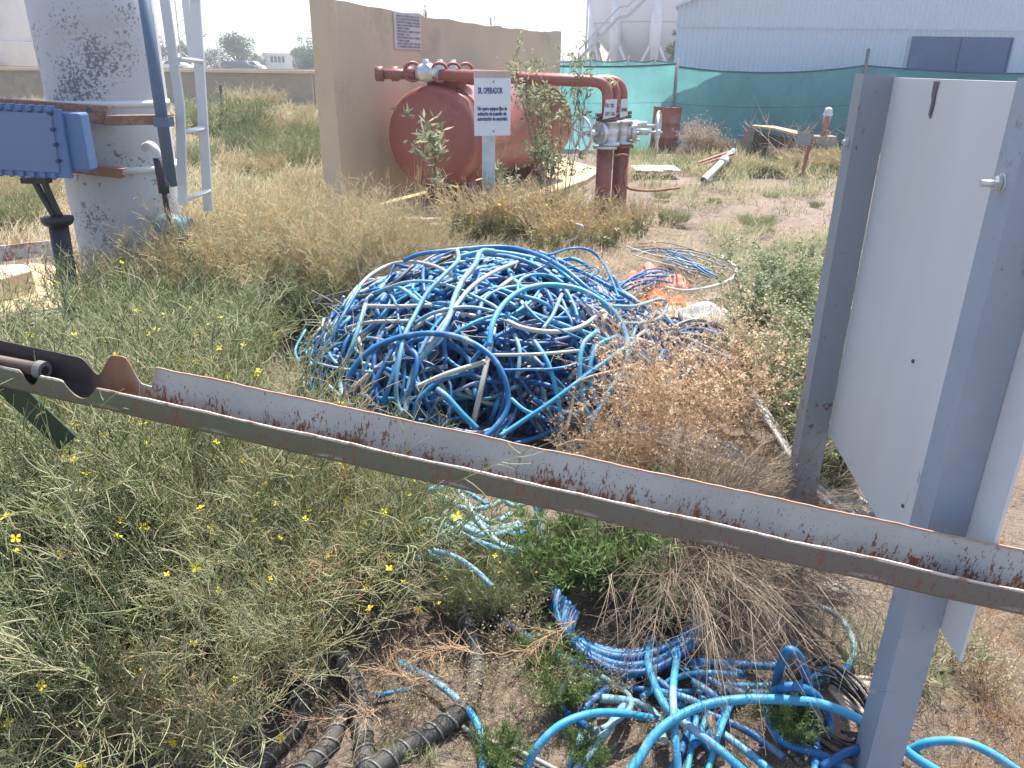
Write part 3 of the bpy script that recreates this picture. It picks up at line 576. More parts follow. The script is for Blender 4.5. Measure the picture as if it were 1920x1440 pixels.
# two pale pipes and other pieces in the left field
for (u, v_, lb) in (((408, 316), (470, 305), 'farther pale green pipe lying in the left field weeds'), ((427, 324), (505, 309), 'nearer pale pipe with an open dark end in the left field weeds')):
    mb = MB(); hollow(mb, G(*u, .06), G(*v_, .07), .06); o = mb.build('field_pipe', worn('pale_green_pipe', (.42, .44, .38), (.34, .36, .3), 5, .7)); tag(o, lb, 'pipe', 'pale pipes in the left field')
mb = MB(); q0, q1 = AY(413, 160, 17), AY(416, 196, 17); mb.bar(Vector((q1.x, 17, 0)), q0, .045, .045); o = mb.build('iron_stake', M_inkgrey); tag(o, 'thin dark iron stake upright against the low wall at left', 'stake')
mb = MB(); mb.tube(spline([G(478, 190, .3), G(500, 182, .42), G(515, 178, .5), G(520, 182, .42)], 5), .03, 8); o = mb.build('bent_pipe', M_pvc); tag(o, 'thin bent pale pipe sticking out of the far weeds near the low wall', 'pipe')
mb = MB(); mb.prism([G(552, 190, .15), G(562, 189, .2), G(580, 195, .15), G(570, 196, .1)], (0, 0, .06)); o = mb.build('white_scrap', M_sheet); tag(o, 'narrow white scrap in the weeds just left of the tall tan wall', 'scrap')

# ---------- the big white mast with its clamps, box and conduits
YM = 4.95; b0 = G(232, 592); a = AY(98, 200, YM); b_ = AY(301, 200, YM); MR = .335; mx = (a.x+b_.x)/2+.02
M_mast = worn('peeling_white', (.50, .51, .53), (.45, .46, .48), 2, .7, spots=[((.22, .23, .25), 24, .63, .665, 1.1), ((.18, .18, .20), 60, .69, .71, 2.2), ((.40, .38, .33), 1.4, .55, .8, 0), ((.42, .42, .42), 5, .6, .8, 0)], bs=.3)
e = empty('mast', (mx, YM, 0), 'thick white concrete mast with grey peeling paint at the left, carrying the blue box', 'mast')
mb = MB(); mb.lathe([(MR*.93, -.1), (MR*.96, .8), (MR, 1.7), (MR*1.02, 3.2), (0, 3.2)], Matrix.Translation((mx, YM, 0)), 56); mb.build('shaft', M_mast, e)
for z_, in ((1.375,), (1.005,)): mb = MB(); mb.lathe([(MR-.01, z_-.018), (MR+.006, z_-.016), (MR+.006, z_+.016), (MR-.01, z_+.018)], Matrix.Translation((mx, YM, 0)), 48); mb.build('band', M_white, e)
M_chan = worn('rusty_brown_channel', (.28, .14, .10), (.22, .115, .085), 10, .7, spots=[((.35, .2, .14), 40, .58, .7, 4)])
def chan(pts, Y, depth, label, th=.008):
    """channel profile seen from the front: web facing the camera plus two flanges running back"""
    e_ = empty('clamp_channel', AY(*pts[0], Y), label, 'bracket', 'rusty channels clamped round the mast'); (x0_, y0_), (x1_, y1_), (x2_, y2_), (x3_, y3_) = pts
    A_, B_, C_, D_ = [AY(x_, y_, Y) for x_, y_ in pts]; mb = MB(); mb.prism([A_, B_, C_, D_], (0, th, 0)); mb.build('web', M_chan, e_)
    mb = MB(); mb.prism([A_+Vector((0, th, 0)), B_+Vector((0, th, 0)), B_+Vector((0, depth, 0)), A_+Vector((0, depth, 0))], (0, 0, -th)); mb.build('flange', M_chan, e_)
    mb = MB(); mb.prism([D_+Vector((0, th, 0)), C_+Vector((0, th, 0)), C_+Vector((0, depth, 0)), D_+Vector((0, depth, 0))], (0, 0, th)); mb.build('flange', M_chan, e_); return e_
chan([(-30, 183), (203, 200), (192, 234), (-30, 206)], 4.50, .07, 'long upper rusty channel running left from the mast above the blue box')
chan([(198, 217), (312, 216), (312, 234), (195, 236)], 4.47, .10, 'short upper rusty channel reaching right to the blue grey conduit')
chan([(135, 309), (230, 317), (226, 335), (132, 324)], 4.50, .07, 'short lower rusty channel below the blue box on the mast')
mb = MB(); mb.tube([AY(166, 206, 4.48), AY(166, 206, 4.485)], .015, 8); o = mb.build('channel_bolt', M_inkgrey); tag(o, 'dark bolt head on the upper rusty channel beside the blue box', 'bolt')
# blue junction box
M_blue = worn('blue_enamel', (.085, .16, .33), (.10, .18, .35), 3, .5, spots=[((.14, .2, .34), 4, .55, .75, 0)]); e = empty('junction_box', AY(70, 330, 4.2), 'blue bolted junction box mounted left of the white mast at the picture edge', 'junction box')
Yb = 4.22; mb = MB(); ext(mb, [(-120, 205), (148, 212), (168, 322), (-120, 318)], Yb+.03, .10); mb.build('housing', M_blue, e, bev=.012)
mb = MB(); ext(mb, [(-130, 192), (112, 205), (134, 335), (-130, 322)], Yb, .028); mb.build('cover', M_blue, e, bev=.006)
mb = MB(); ext(mb, [(-130, 203), (95, 212), (112, 325), (-130, 312)], Yb-.008, .012); mb.build('raised_panel', worn('blue_grey_enamel', (.13, .20, .33), (.11, .185, .32), 3, .5), e, bev=.004)
for i in range(9):
    for (x_, y_) in ((-40+18*i+i*.6, 197+i*1.0), (-40+20*i, 320+i*1.3)):
        if x_ > 108: continue
        mb = MB(); q_ = AY(x_, y_+4, Yb-.012); mb.tube([q_, q_+Vector((0, .02, 0))], .011, 6, smooth=False); mb.build('bolt', flat('dark_bolt', (.03, .05, .12)), e)
        mb = MB(); q_ = AY(x_+2, y_, Yb+.0); mb.box(q_+Vector((0, .01, 0)), (.028, .05, .03)); mb.build('clamp_lug', M_blue, e, bev=.004)
for y_, x_ in ((213, 92), (243, 97), (272, 102), (302, 107)):
    mb = MB(); q_ = AY(x_, y_, Yb-.02); mb.tube([q_, q_+Vector((0, .02, 0))], .01, 8); mb.build('bolt', flat('dark_bolt', (.03, .05, .12)), e)
# cable gland, black conduit with cap
e = empty('black_conduit', G(138, 612), 'black upright conduit with a flared cap, cables running up from it to the blue box', 'conduit')
yc = 4.28; top = AY(108, 414, yc); mb = MB(); bt = G(142, 612); bq = AY(140, 612, yc); mb.tube([bq-Vector((0, 0, .12)), Vector((top.x+.0, yc, top.z))], .050, 20); mb.build('tube', M_black, e)
mb = MB(); mb.lathe([(.05, -.03), (.07, -.02), (.083, .0), (.083, .02), (0, .03)], Matrix.Translation((top.x, yc, top.z)), 20); mb.build('cap', M_black, e)
for a_, b2 in (((62, 334), (104, 408)), ((80, 334), (113, 408))):
    mb = MB(); mb.tube(spline([AY(*a_, yc), AY((a_[0]*.6+b2[0]*.4), 366, yc), AY(*b2, yc)], 5), .018, 10); mb.build('cable', M_black, e)
mb = MB(); mb.box(AY(68, 338, yc), (.14, .06, .03)); mb.build('gland_plate', M_black, e)
# blue grey downpipe to the right of the mast, short white elbow and dark sleeve
M_bg = worn('blue_grey_conduit', (.10, .15, .22), (.085, .13, .2), 5, .5)
e = empty('conduit', AY(322, 348, 4.42), 'straight blue grey conduit strapped to the right side of the white mast', 'conduit')
mb = MB(); mb.tube([AY(322, 349, 4.42), AY(262, -60, 4.42)], .031, 16); mb.build('tube', M_bg, e)
mb = MB(); q_ = AY(307, 228, 4.42); mb.box(q_, (.085, .07, .05)); mb.build('strap', M_bg, e)
e = empty('bent_sleeve', AY(295, 270, 4.62), 'white elbow turning down into a dark sleeve on the mast side', 'pipe fitting')
mb = MB(); mb.tube(spline([AY(272, 276, 4.66), AY(281, 272, 4.6), AY(290, 279, 4.56), AY(297, 297, 4.56)], 5), .024, 12); mb.build('elbow', M_white, e)
mb = MB(); mb.tube([AY(297, 296, 4.56), AY(303, 330, 4.56), AY(308, 362, 4.56)], .03, 12); mb.build('sleeve', flat('dark_sleeve', (.06, .05, .07)), e)
mb = MB(); mb.tube(spline([AY(308, 360, 4.56), AY(312, 385, 4.55), AY(318, 412, 4.55)], 4), .016, 8); mb.build('cable', M_black, e)
mb = MB(); c_ = AY(322, 428, 4.6); mb.tube([c_+Vector((-.09, 0, .03)), c_+Vector((-.03, 0, .02)), c_+Vector((.08, .05, -.03))], [.045, .075, .085], 16); o = mb.build('conduit_box', worn('teal_paint', (.12, .24, .30), None, 5, .5)); tag(o, 'small teal round fitting box half hidden in weeds at the foot of the ladder', 'junction box')
# ladder
e = empty('ladder', AY(350, 380, 4.75), 'white painted steel ladder with flat rails hanging beside the mast', 'ladder'); Ya, Yc = 4.55, 4.78
mb = MB(); pts_ = [(318, 0), (333, 0), (344, 90), (350, 245), (350, 300), (350, 372), (336, 372), (338, 300), (337, 245), (329, 100)]
l0, l1, l2 = AY(300, -60, Ya), AY(338, 200, Ya), AY(343, 385, Ya-.02); mb.bar(l0, l1, .05, .018, Vector((0, 1, 0))); mb.bar(l1, l2, .05, .0185, Vector((0, 1, 0))); mb.build('rail', M_white, e)
l0, l1, l2 = AY(362, -60, Yc), AY(379, 200, Yc), AY(391, 395, Yc+.02); mb = MB(); mb.bar(l0, l1, .055, .018, Vector((0, 1, 0))); mb.bar(l1, l2, .055, .0185, Vector((0, 1, 0))); mb.build('rail', M_white, e)
for (xa, ya, xb, yb) in ((337, 112, 378, 113), (343, 248, 384, 240), (344, 376, 392, 357), (322, -10, 368, -6)):
    mb = MB(); mb.tube([AY(xa, ya, Ya), AY(xb, yb, Yc)], .014, 12); mb.build('rung', M_white, e)
mb = MB(); mb.bar(AY(343, -50, 5.1), AY(361, 113, 5.1), .045, .018, Vector((0, 1, 0))); mb.build('back_rail', M_white, e)
# concrete bits and grey hoses at the far left
mb = MB(); q_ = [G(-60, 560), G(58, 500), G(150, 512), G(168, 640), G(120, 668), G(-120, 640)]; mb.prism([(v_.x, v_.y, -.05) for v_ in q_], (0, 0, .085)); o = mb.build('concrete_pad', M_tancap); tag(o, 'sunlit tan concrete pad at the left edge around the black conduit', 'pad')
mb = MB(); A_ = [G(-70, 535, .18), G(-10, 500, .18), G(58, 494, .18), G(62, 505, .18), G(-70, 548, .18)]
A_ = [G(-80, 520, .2), G(-40, 498, .2), G(54, 494, .2), G(60, 506, .2), G(0, 522, .2), G(-80, 545, .2)]; mb.prism(A_, (0, 0, -.2)); o = mb.build('kerb_block', M_tan, bev=.012); tag(o, 'tan kerb block on the concrete pad at the left edge', 'block')
mb = MB(); mb.bar(G(-60, 483, .12), G(122, 462, .12), .02, .13); o = mb.build('rusty_rail', worn('flaking_rail', (.42, .42, .44), (.36, .36, .38), 9, .7, spots=[((.26, .13, .11), 14, .52, .6, 3)])); tag(o, 'grey rail with flaking rust lying behind the kerb block at the left edge', 'rail')

# ---------- angled sign board at right: panel on two angle-iron posts
M_panel = worn('panel_grey_white', (.62, .64, .66), (.60, .62, .635), 1.2, .5, spots=[((.55, .56, .56), 1.5, .52, .80, 1.2), ((.30, .28, .26), 55, .70, .76, 3)], bs=.03, vscale=(1, 1, .16))
M_angle = worn('angle_grey_blue', (.31, .36, .44), (.26, .31, .38), 5, .45, spots=[((.22, .22, .23), 45, .66, .72, 3)], bs=.05)
Zp = .5; A0 = G(1553, 812, Zp); B0 = G(1798, 1240, Zp); zt = AY(1645, 148, G(1553, 812, Zp).y).z
pd = (A0-B0).normalized(); pn = Vector((-pd.y, pd.x, 0)); pn = pn if pn.x < 0 else -pn      # pn: toward the camera side
ztop = zt
e = empty('sign_board', (B0.x, B0.y, 0), 'large pale grey sign board seen from behind on two angle posts at the right', 'sign')
mb = MB(); mb.prism([A0+Vector((0, 0, 0)), B0, Vector((B0.x, B0.y, ztop)), Vector((A0.x, A0.y, ztop))], -pn*.006); mb.build('panel', M_panel, e)
mb = MB(); tp = Vector((0, 0, ztop)); mb.prism([Vector((A0.x, A0.y, ztop)), Vector((B0.x, B0.y, ztop)), Vector((B0.x, B0.y, ztop))-pn*.02, Vector((A0.x, A0.y, ztop))-pn*.02], (0, 0, .004)); mb.build('top_fold', M_panel, e)
def post(base, w1, w2, z0, z1, name='post', mat_=M_angle, t=.005, sgn=1):
    """angle iron: flange flat on the panel (width w1 along pd) and flange standing off it (w2 along pn)"""
    mb = MB(); b = Vector((base.x, base.y, 0)); z = Vector((0, 0, 1)); f = b+pn*.0015
    h0 = f+pn*w2; mb.prism([h0+z*z0, h0+pd*w1*sgn+z*z0, h0+pd*w1*sgn+pn*t+z*z0, h0+pn*t+z*z0], z*(z1-z0))
    mb.prism([f+z*z0, f+pd*t*sgn+z*z0, f+pn*w2+pd*t*sgn+z*z0, f+pn*w2+z*z0], z*(z1-z0)); mb.build(name, mat_, e)
M_angle_r = worn('angle_rust_top', (.26, .29, .32), (.24, .27, .30), 4, .5, spots=[((.17, .09, .09), 34, .72, .78, 1.5)], bs=.08)
fp = Vector((A0.x, A0.y, 0))
post(fp-pd*.0, .09, .075, .0, ztop+.012, mat_=M_angle_r, sgn=1)
# near post: placed where its foot stands
nf = G(1650, 1395); s_ = (Vector((nf.x, nf.y, 0))-Vector((B0.x, B0.y, 0))).dot(pd); s_ -= .16; nb = Vector((B0.x, B0.y, 0))+pd*s_
post(nb, .082, .07, -.05, ztop+.012, sgn=1)
def bolt(q_, d_, L=.05):
    mb = MB(); mb.tube([q_, q_+d_*L], .006, 8); mb.tube([q_+d_*.004, q_+d_*.014], .014, 6, smooth=False); mb.tube([q_+d_*.0, q_+d_*.003], .018, 12); mb.build('bolt', M_silver, e)
bolt(nb+pd*.05+pn*.075+Vector((0, 0, ztop-.16)), pn, .035); bolt(fp+pd*.04+pn*.078+Vector((0, 0, ztop-.17)), pn, .02)
mb = MB(); q_ = AY(1772, 145, (A0.y+B0.y)/2)
k_ = Vector((A0.x, A0.y, 0)).lerp(Vector((B0.x, B0.y, 0)), .30)+pn*.002
mb.prism([k_+pd*x_+Vector((0, 0, ztop+z_)) for x_, z_ in ((-.012, -.001), (.018, -.001), (.016, -.03), (.008, -.045), (.01, -.075), (-.004, -.085), (-.01, -.05), (-.006, -.03))], pn*.0015); mb.build('peeled_patch', flat('bare_dark_patch', (.10, .09, .12)), e)
for u, z_ in ((.62, .62), (.5, .95)):
    mb = MB(); k_ = Vector((A0.x, A0.y, 0)).lerp(Vector((B0.x, B0.y, 0)), u)+pn*.001+Vector((0, 0, z_)); mb.tube([k_, k_+pn*.003], .005, 8); mb.build('rivet', M_inkgrey, e)
mb = MB(); k_ = G(1665, 1440); 
st_ = G(1612, 1318); mb.prism([(st_.x+x_, st_.y+y_, -.03) for x_, y_ in ((-.06, -.05), (.05, -.07), (.09, .0), (.06, .08), (-.03, .09), (-.08, .03))], (0, 0, .05)); o = mb.build('concrete_footing', worn('footing', (.48, .40, .32), None, 8, .9)); tag(o, 'rough pale concrete footing half lit at the foot of the near sign post', 'footing')

# ---------- the rusted channel rail crossing the foreground
def PD(px, py, d): return O+ray(px, py)*d
NA, NB = PD(0, 686, 1.75), PD(1920, 1107, 1.40); ex = (NB-NA); LN = ex.length; ex.normalize(); ew = Vector((-ex.y, ex.x, 0)).normalized(); eu = ex.cross(ew)
if eu.z < 0: eu = -eu
if ew.y < 0: ew = -ew
org = NA-ex*.35; LT = LN+.8
def sx(px):   # parameter along the rail for a photo column
    d = ray(px, 686+(1107-686)*px/1920); best = min(((O+d*t-(NA+ex*s)).length, s) for t, s in [(1.75-.35*px/1920, LN*px/1920*1.0)]); return None
def s_of(px): # perspective-correct parameter along the near lip
    t = px/1920; d0, d1 = 1.75, 1.40; u = t*d0/(d1+t*(d0-d1)); return .35+LN*u
far0, farB0, farB1, farD0, farD1 = s_of(0), s_of(168), s_of(222), s_of(232), s_of(262)
def farlip(s):
    def ss(a, b, x): x = min(max((x-a)/(b-a), 0), 1); return x*x*(3-2*x)
    px_ = None
    h = .052
    a1, a2, a3, a4, a5 = s_of(150), s_of(185), s_of(208), s_of(232), s_of(262)
    if s < a5: h = .0+.0*s
    h = .052*ss(s_of(256), s_of(266), s)                     # cut back at 262
    h = max(h, .058*ss(a1, a2, s)*(1-ss(s_of(205), s_of(238), s)))
    h = max(h, .035*(1-ss(s_of(120), s_of(155), s)))
    return h+.0008*math.sin(s*31)+.0004*math.sin(s*113)
def nearlip(s):
    def bumpd(c, w_): x = (s-c)/w_; return max(0, 1-x*x)
    return -.030*bumpd(s_of(58), s_of(76)-s_of(58))-.034*bumpd(s_of(150), s_of(182)-s_of(150))+.0009*math.sin(s*17+1)+.0005*math.sin(s*53)+.0003*math.sin(s*131)
NS = 420; vv = []; ff = []; ring = None
for i in range(NS+1):
    s = LT*i/NS; fl, nl = farlip(s), nearlip(s); t = .0032
    outer = [(-.003, nl), (-.0032, -.03+min(nl, 0)*.3), (-.002, -.048), (.006, -.057), (.025, -.060), (.042, -.055), (.052, -.03), (.056, fl)]
    inner = [(x_+dx, z_+dz) for (x_, z_), (dx, dz) in zip(outer[::-1], ((-t, 0), (-t, 0), (-t*.7, t*.7), (0, t), (t*.5, t), (t, t*.3), (t, 0), (t, 0)))]
    sec = outer+inner; wob = .0012*math.sin(s*23); ring = len(sec)
    vv += [org+ex*s+ew*(x_+wob)+eu*z_ for x_, z_ in sec]
for i in range(NS):
    for k in range(ring): ff.append((i*ring+k, i*ring+(k+1) % ring, (i+1)*ring+(k+1) % ring, (i+1)*ring+k))
ff += [tuple(range(ring))[::-1], tuple(NS*ring+k for k in range(ring))]
mt, n, b = newmat('rusted_rail'); tc = n.nodes.new('ShaderNodeTexCoord').outputs['Object']; sp_ = n.nodes.new('ShaderNodeSeparateXYZ'); n.links.new(tc, sp_.inputs[0])
X_, Y_, Z_ = sp_.outputs
mpv = n.nodes.new('ShaderNodeMapping'); mpv.inputs['Scale'].default_value = (1, .35, .35); n.links.new(tc, mpv.inputs[0]); sv = mpv.outputs[0]
geo = n.nodes.new('ShaderNodeNewGeometry')
base = mixc(n, maprange(n, noise(n, 6, 6, .6, tc), .35, .65), (.43, .44, .43), (.35, .36, .35))
side = mixc(n, maprange(n, noise(n, 20, 6, .7, tc), .35, .65), (.10, .13, .075), (.13, .125, .09))
side = mixc(n, maprange(n, mathn(n, 'ADD', X_, noise(n, 4, 4, .6, tc)), 1.6, 2.6), side, (.14, .13, .115))
sidef = mathn(n, 'MAXIMUM', maprange(n, Y_, -.0008, -.0016), maprange(n, Z_, -.0542, -.0550))
sidef = mathn(n, 'MAXIMUM', sidef, mathn(n, 'MULTIPLY', maprange(n, Z_, -.0455, -.0465), maprange(n, Y_, .0046, .0040)))                     # outer face: olive green, its shade painted into the dark tone
base = mixc(n, sidef, base, side)
blot = mathn(n, 'ADD', noise(n, 75, 5, .65, sv), mathn(n, 'MULTIPLY', mathn(n, 'SUBTRACT', noise(n, 7, 4, .6, tc), .5), .55))
low = maprange(n, Z_, .035, -.03, -.10, .10); blot = mathn(n, 'ADD', blot, low)
blot = mathn(n, 'SUBTRACT', blot, mathn(n, 'MULTIPLY', sidef, .12))
fine_ = mathn(n, 'ADD', noise(n, 260, 4, .7, sv), mathn(n, 'MULTIPLY', mathn(n, 'SUBTRACT', blot, .5), .9))
c = mixc(n, mathn(n, 'MULTIPLY', maprange(n, blot, .62, .74), .25), base, (.27, .14, .08))
c = mixc(n, maprange(n, fine_, .575, .645), c, (.19, .075, .04))
c = mixc(n, maprange(n, noise(n, 150, 3, .6, tc), .66, .70), c, (.09, .07, .07))
edge = mathn(n, 'ADD', maprange(n, Z_, .046, .0505), mathn(n, 'MULTIPLY', maprange(n, Z_, -.005, -.002), maprange(n, Y_, .006, .004)))
c = mixc(n, mathn(n, 'MULTIPLY', edge, maprange(n, noise(n, 40, 4, .6, tc), .3, .5, .4, 1)), c, (.38, .23, .16))
c = mixc(n, mathn(n, 'MULTIPLY', mathn(n, 'MULTIPLY', maprange(n, Z_, -.006, -.003), maprange(n, Y_, .002, .0)), maprange(n, noise(n, 30, 4, .6, tc), .38, .5)), c, (.62, .56, .50))  # near lip catching the sun, painted in as a pale line
left = maprange(n, mathn(n, 'ADD', X_, mathn(n, 'MULTIPLY', noise(n, 18, 5, .7, tc), .12)), s_of(330), s_of(255))
left = mathn(n, 'MULTIPLY', left, mathn(n, 'SUBTRACT', 1., sidef))
c = mixc(n, left, c, (.23, .115, .06))
sc_ = mathn(n, 'MULTIPLY', maprange(n, mathn(n, 'ADD', X_, mathn(n, 'MULTIPLY', noise(n, 25, 4, .7, tc), .08)), s_of(215), s_of(165)), mathn(n, 'SUBTRACT', 1., sidef))
c = mixc(n, sc_, c, (.035, .028, .03))
n.links.new(c, b.inputs['Base Color']); b.inputs['Roughness'].default_value = .55; bump(n, b, noise(n, 90, 6, .7, tc), .25, .002)
Mb = Matrix((( ex.x, ew.x, eu.x, org.x), (ex.y, ew.y, eu.y, org.y), (ex.z, ew.z, eu.z, org.z), (0, 0, 0, 1)))
e = empty('channel_rail', (org.x, org.y, 0), 'long rusty grey green steel channel crossing the whole foreground, its left end torch cut', 'steel rail')
me = bpy.data.meshes.new('channel'); Mi = Mb.inverted(); me.from_pydata([tuple(Mi @ v_) for v_ in vv], [], ff); me.materials.append(mt); me.update()
o = bpy.data.objects.new('channel', me); C.objects.link(o); o.matrix_world = Mb; o.parent = e; o.matrix_parent_inverse = Matrix.Translation(e.location).inverted()
M_green = worn('dark_green_paint', (.03, .05, .028), (.04, .065, .035), 6, .5)
mb = MB(); q0 = PD(-5, 705, 1.83); mb.bar(q0, PD(128, 830, 1.90), .06, .006, Vector((0, 1, 0))); mb.build('brace', M_green, e)
mb = MB(); q1 = PD(150, 905, 1.86); mb.bar(q0+Vector((-.16, .03, 0)), Vector((q0.x-.16, q0.y+.03, -.05)), .05, .05); mb.build('leg', M_green, e)
mb = MB(); q1 = org+ex*(LT-.1)+ew*.02-eu*.06; mb.bar(q1, Vector((q1.x, q1.y, -.05)), .05, .05, Vector((0, 1, 0))); mb.build('leg', M_green, e)
e = empty('pipe_stub', PD(20, 655, 1.78), 'dark rusty pipe with a pale end nut in the torch cut rail end', 'pipe')
q0 = org+ex*.02+ew*.022-eu*.012; q1 = org+ex*(s_of(66))+ew*.022-eu*.0; mb = MB(); mb.tube([q0, q1], .016, 16); mb.build('pipe', worn('dark_rust_pipe', (.10, .06, .05), None, 14, .6), e)
mb = MB(); mb.tube([q1-ex*.012, q1+ex*.006], .021, 20, smooth=False); mb.build('nut', worn('dull_nut', (.25, .25, .24), None, 10, .5, .5), e)
mb = MB(); mb.tube([q1+ex*.006, q1+ex*.0065], .011, 16); mb.build('bore_dark', M_black, e)  # flat black disc painting the dark inside the open nut

# ================================================================ hoses
def hosemat(name, a, b2, dust=(.42, .46, .46), d0=.52, d1=.68, rough=.5):
    mt, n, b = newmat(name); v = objco(n); oi = n.nodes.new('ShaderNodeObjectInfo')
    c = mixc(n, oi.outputs['Random'], a, b2)
    c = mixc(n, mathn(n, 'MULTIPLY', maprange(n, noise(n, 9, 6, .65, v), d0, d1), .6), c, dust); c = mixc(n, maprange(n, noise(n, 120, 3, .6, v), .63, .7), c, (.05, .07, .1))
    n.links.new(c, b.inputs['Base Color']); b.inputs['Roughness'].default_value = rough; bump(n, b, noise(n, 60, 4, .6, v), .1, .002); return mt
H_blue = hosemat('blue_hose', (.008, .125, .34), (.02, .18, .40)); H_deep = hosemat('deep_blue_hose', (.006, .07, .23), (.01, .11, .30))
H_teal = hosemat('faded_teal_hose', (.12, .29, .40), (.21, .36, .39), (.5, .5, .44), .5, .7, .6); H_pale = hosemat('pale_hose', (.40, .42, .42), (.52, .52, .48), (.35, .33, .28), .5, .7, .65)
H_sky = hosemat('bright_blue_hose', (.025, .25, .47), (.06, .33, .52)); H_brown = hosemat('brown_hose', (.20, .15, .13), (.26, .2, .17), (.3, .26, .2)); H_grey = hosemat('grey_cable', (.16, .16, .16), (.26, .25, .24), (.34, .3, .25)); H_blk = hosemat('black_cable', (.015, .016, .02), (.03, .03, .035), (.1, .09, .08), .6, .8)
def hose(pts, r, mt, label, group=None, n=8, name='hose', seg=8, cat='hose'):
    P = spline(pts, seg); mb = MB(); mb.tube(P, r, n, True); o = mb.build(name, mt, origin=P[0]); return tag(o, label, cat, group)
DC = Vector((-.10, 3.92, 0)); DR = (1.05, .98, .67)
def dome(px, py, k=1.0):
    """where the sight line meets the heap (or passes it closest)"""
    d = ray(px, py); o = Vector((0-DC.x, 0-DC.y, H)); A = [DR[0]*k, DR[1]*k, DR[2]*k]
    o_ = Vector((o.x/A[0], o.y/A[1], o.z/A[2])); d_ = Vector((d.x/A[0], d.y/A[1], d.z/A[2]))
    a = d_.dot(d_); b = o_.dot(d_); c = o_.dot(o_)-1; q = b*b-a*c; t = (-b-math.sqrt(q))/a if q > 0 else -b/a
    P = O+d*t; P.z = max(P.z, .02); return P
Z = lambda L_, k=1.04: [dome(590+.354*x_, 450+.354*y_, k+(.02*math.sin(i*1.3))) for i, (x_, y_) in enumerate(L_)]
GP = 'long hoses lying over the top of the blue heap'
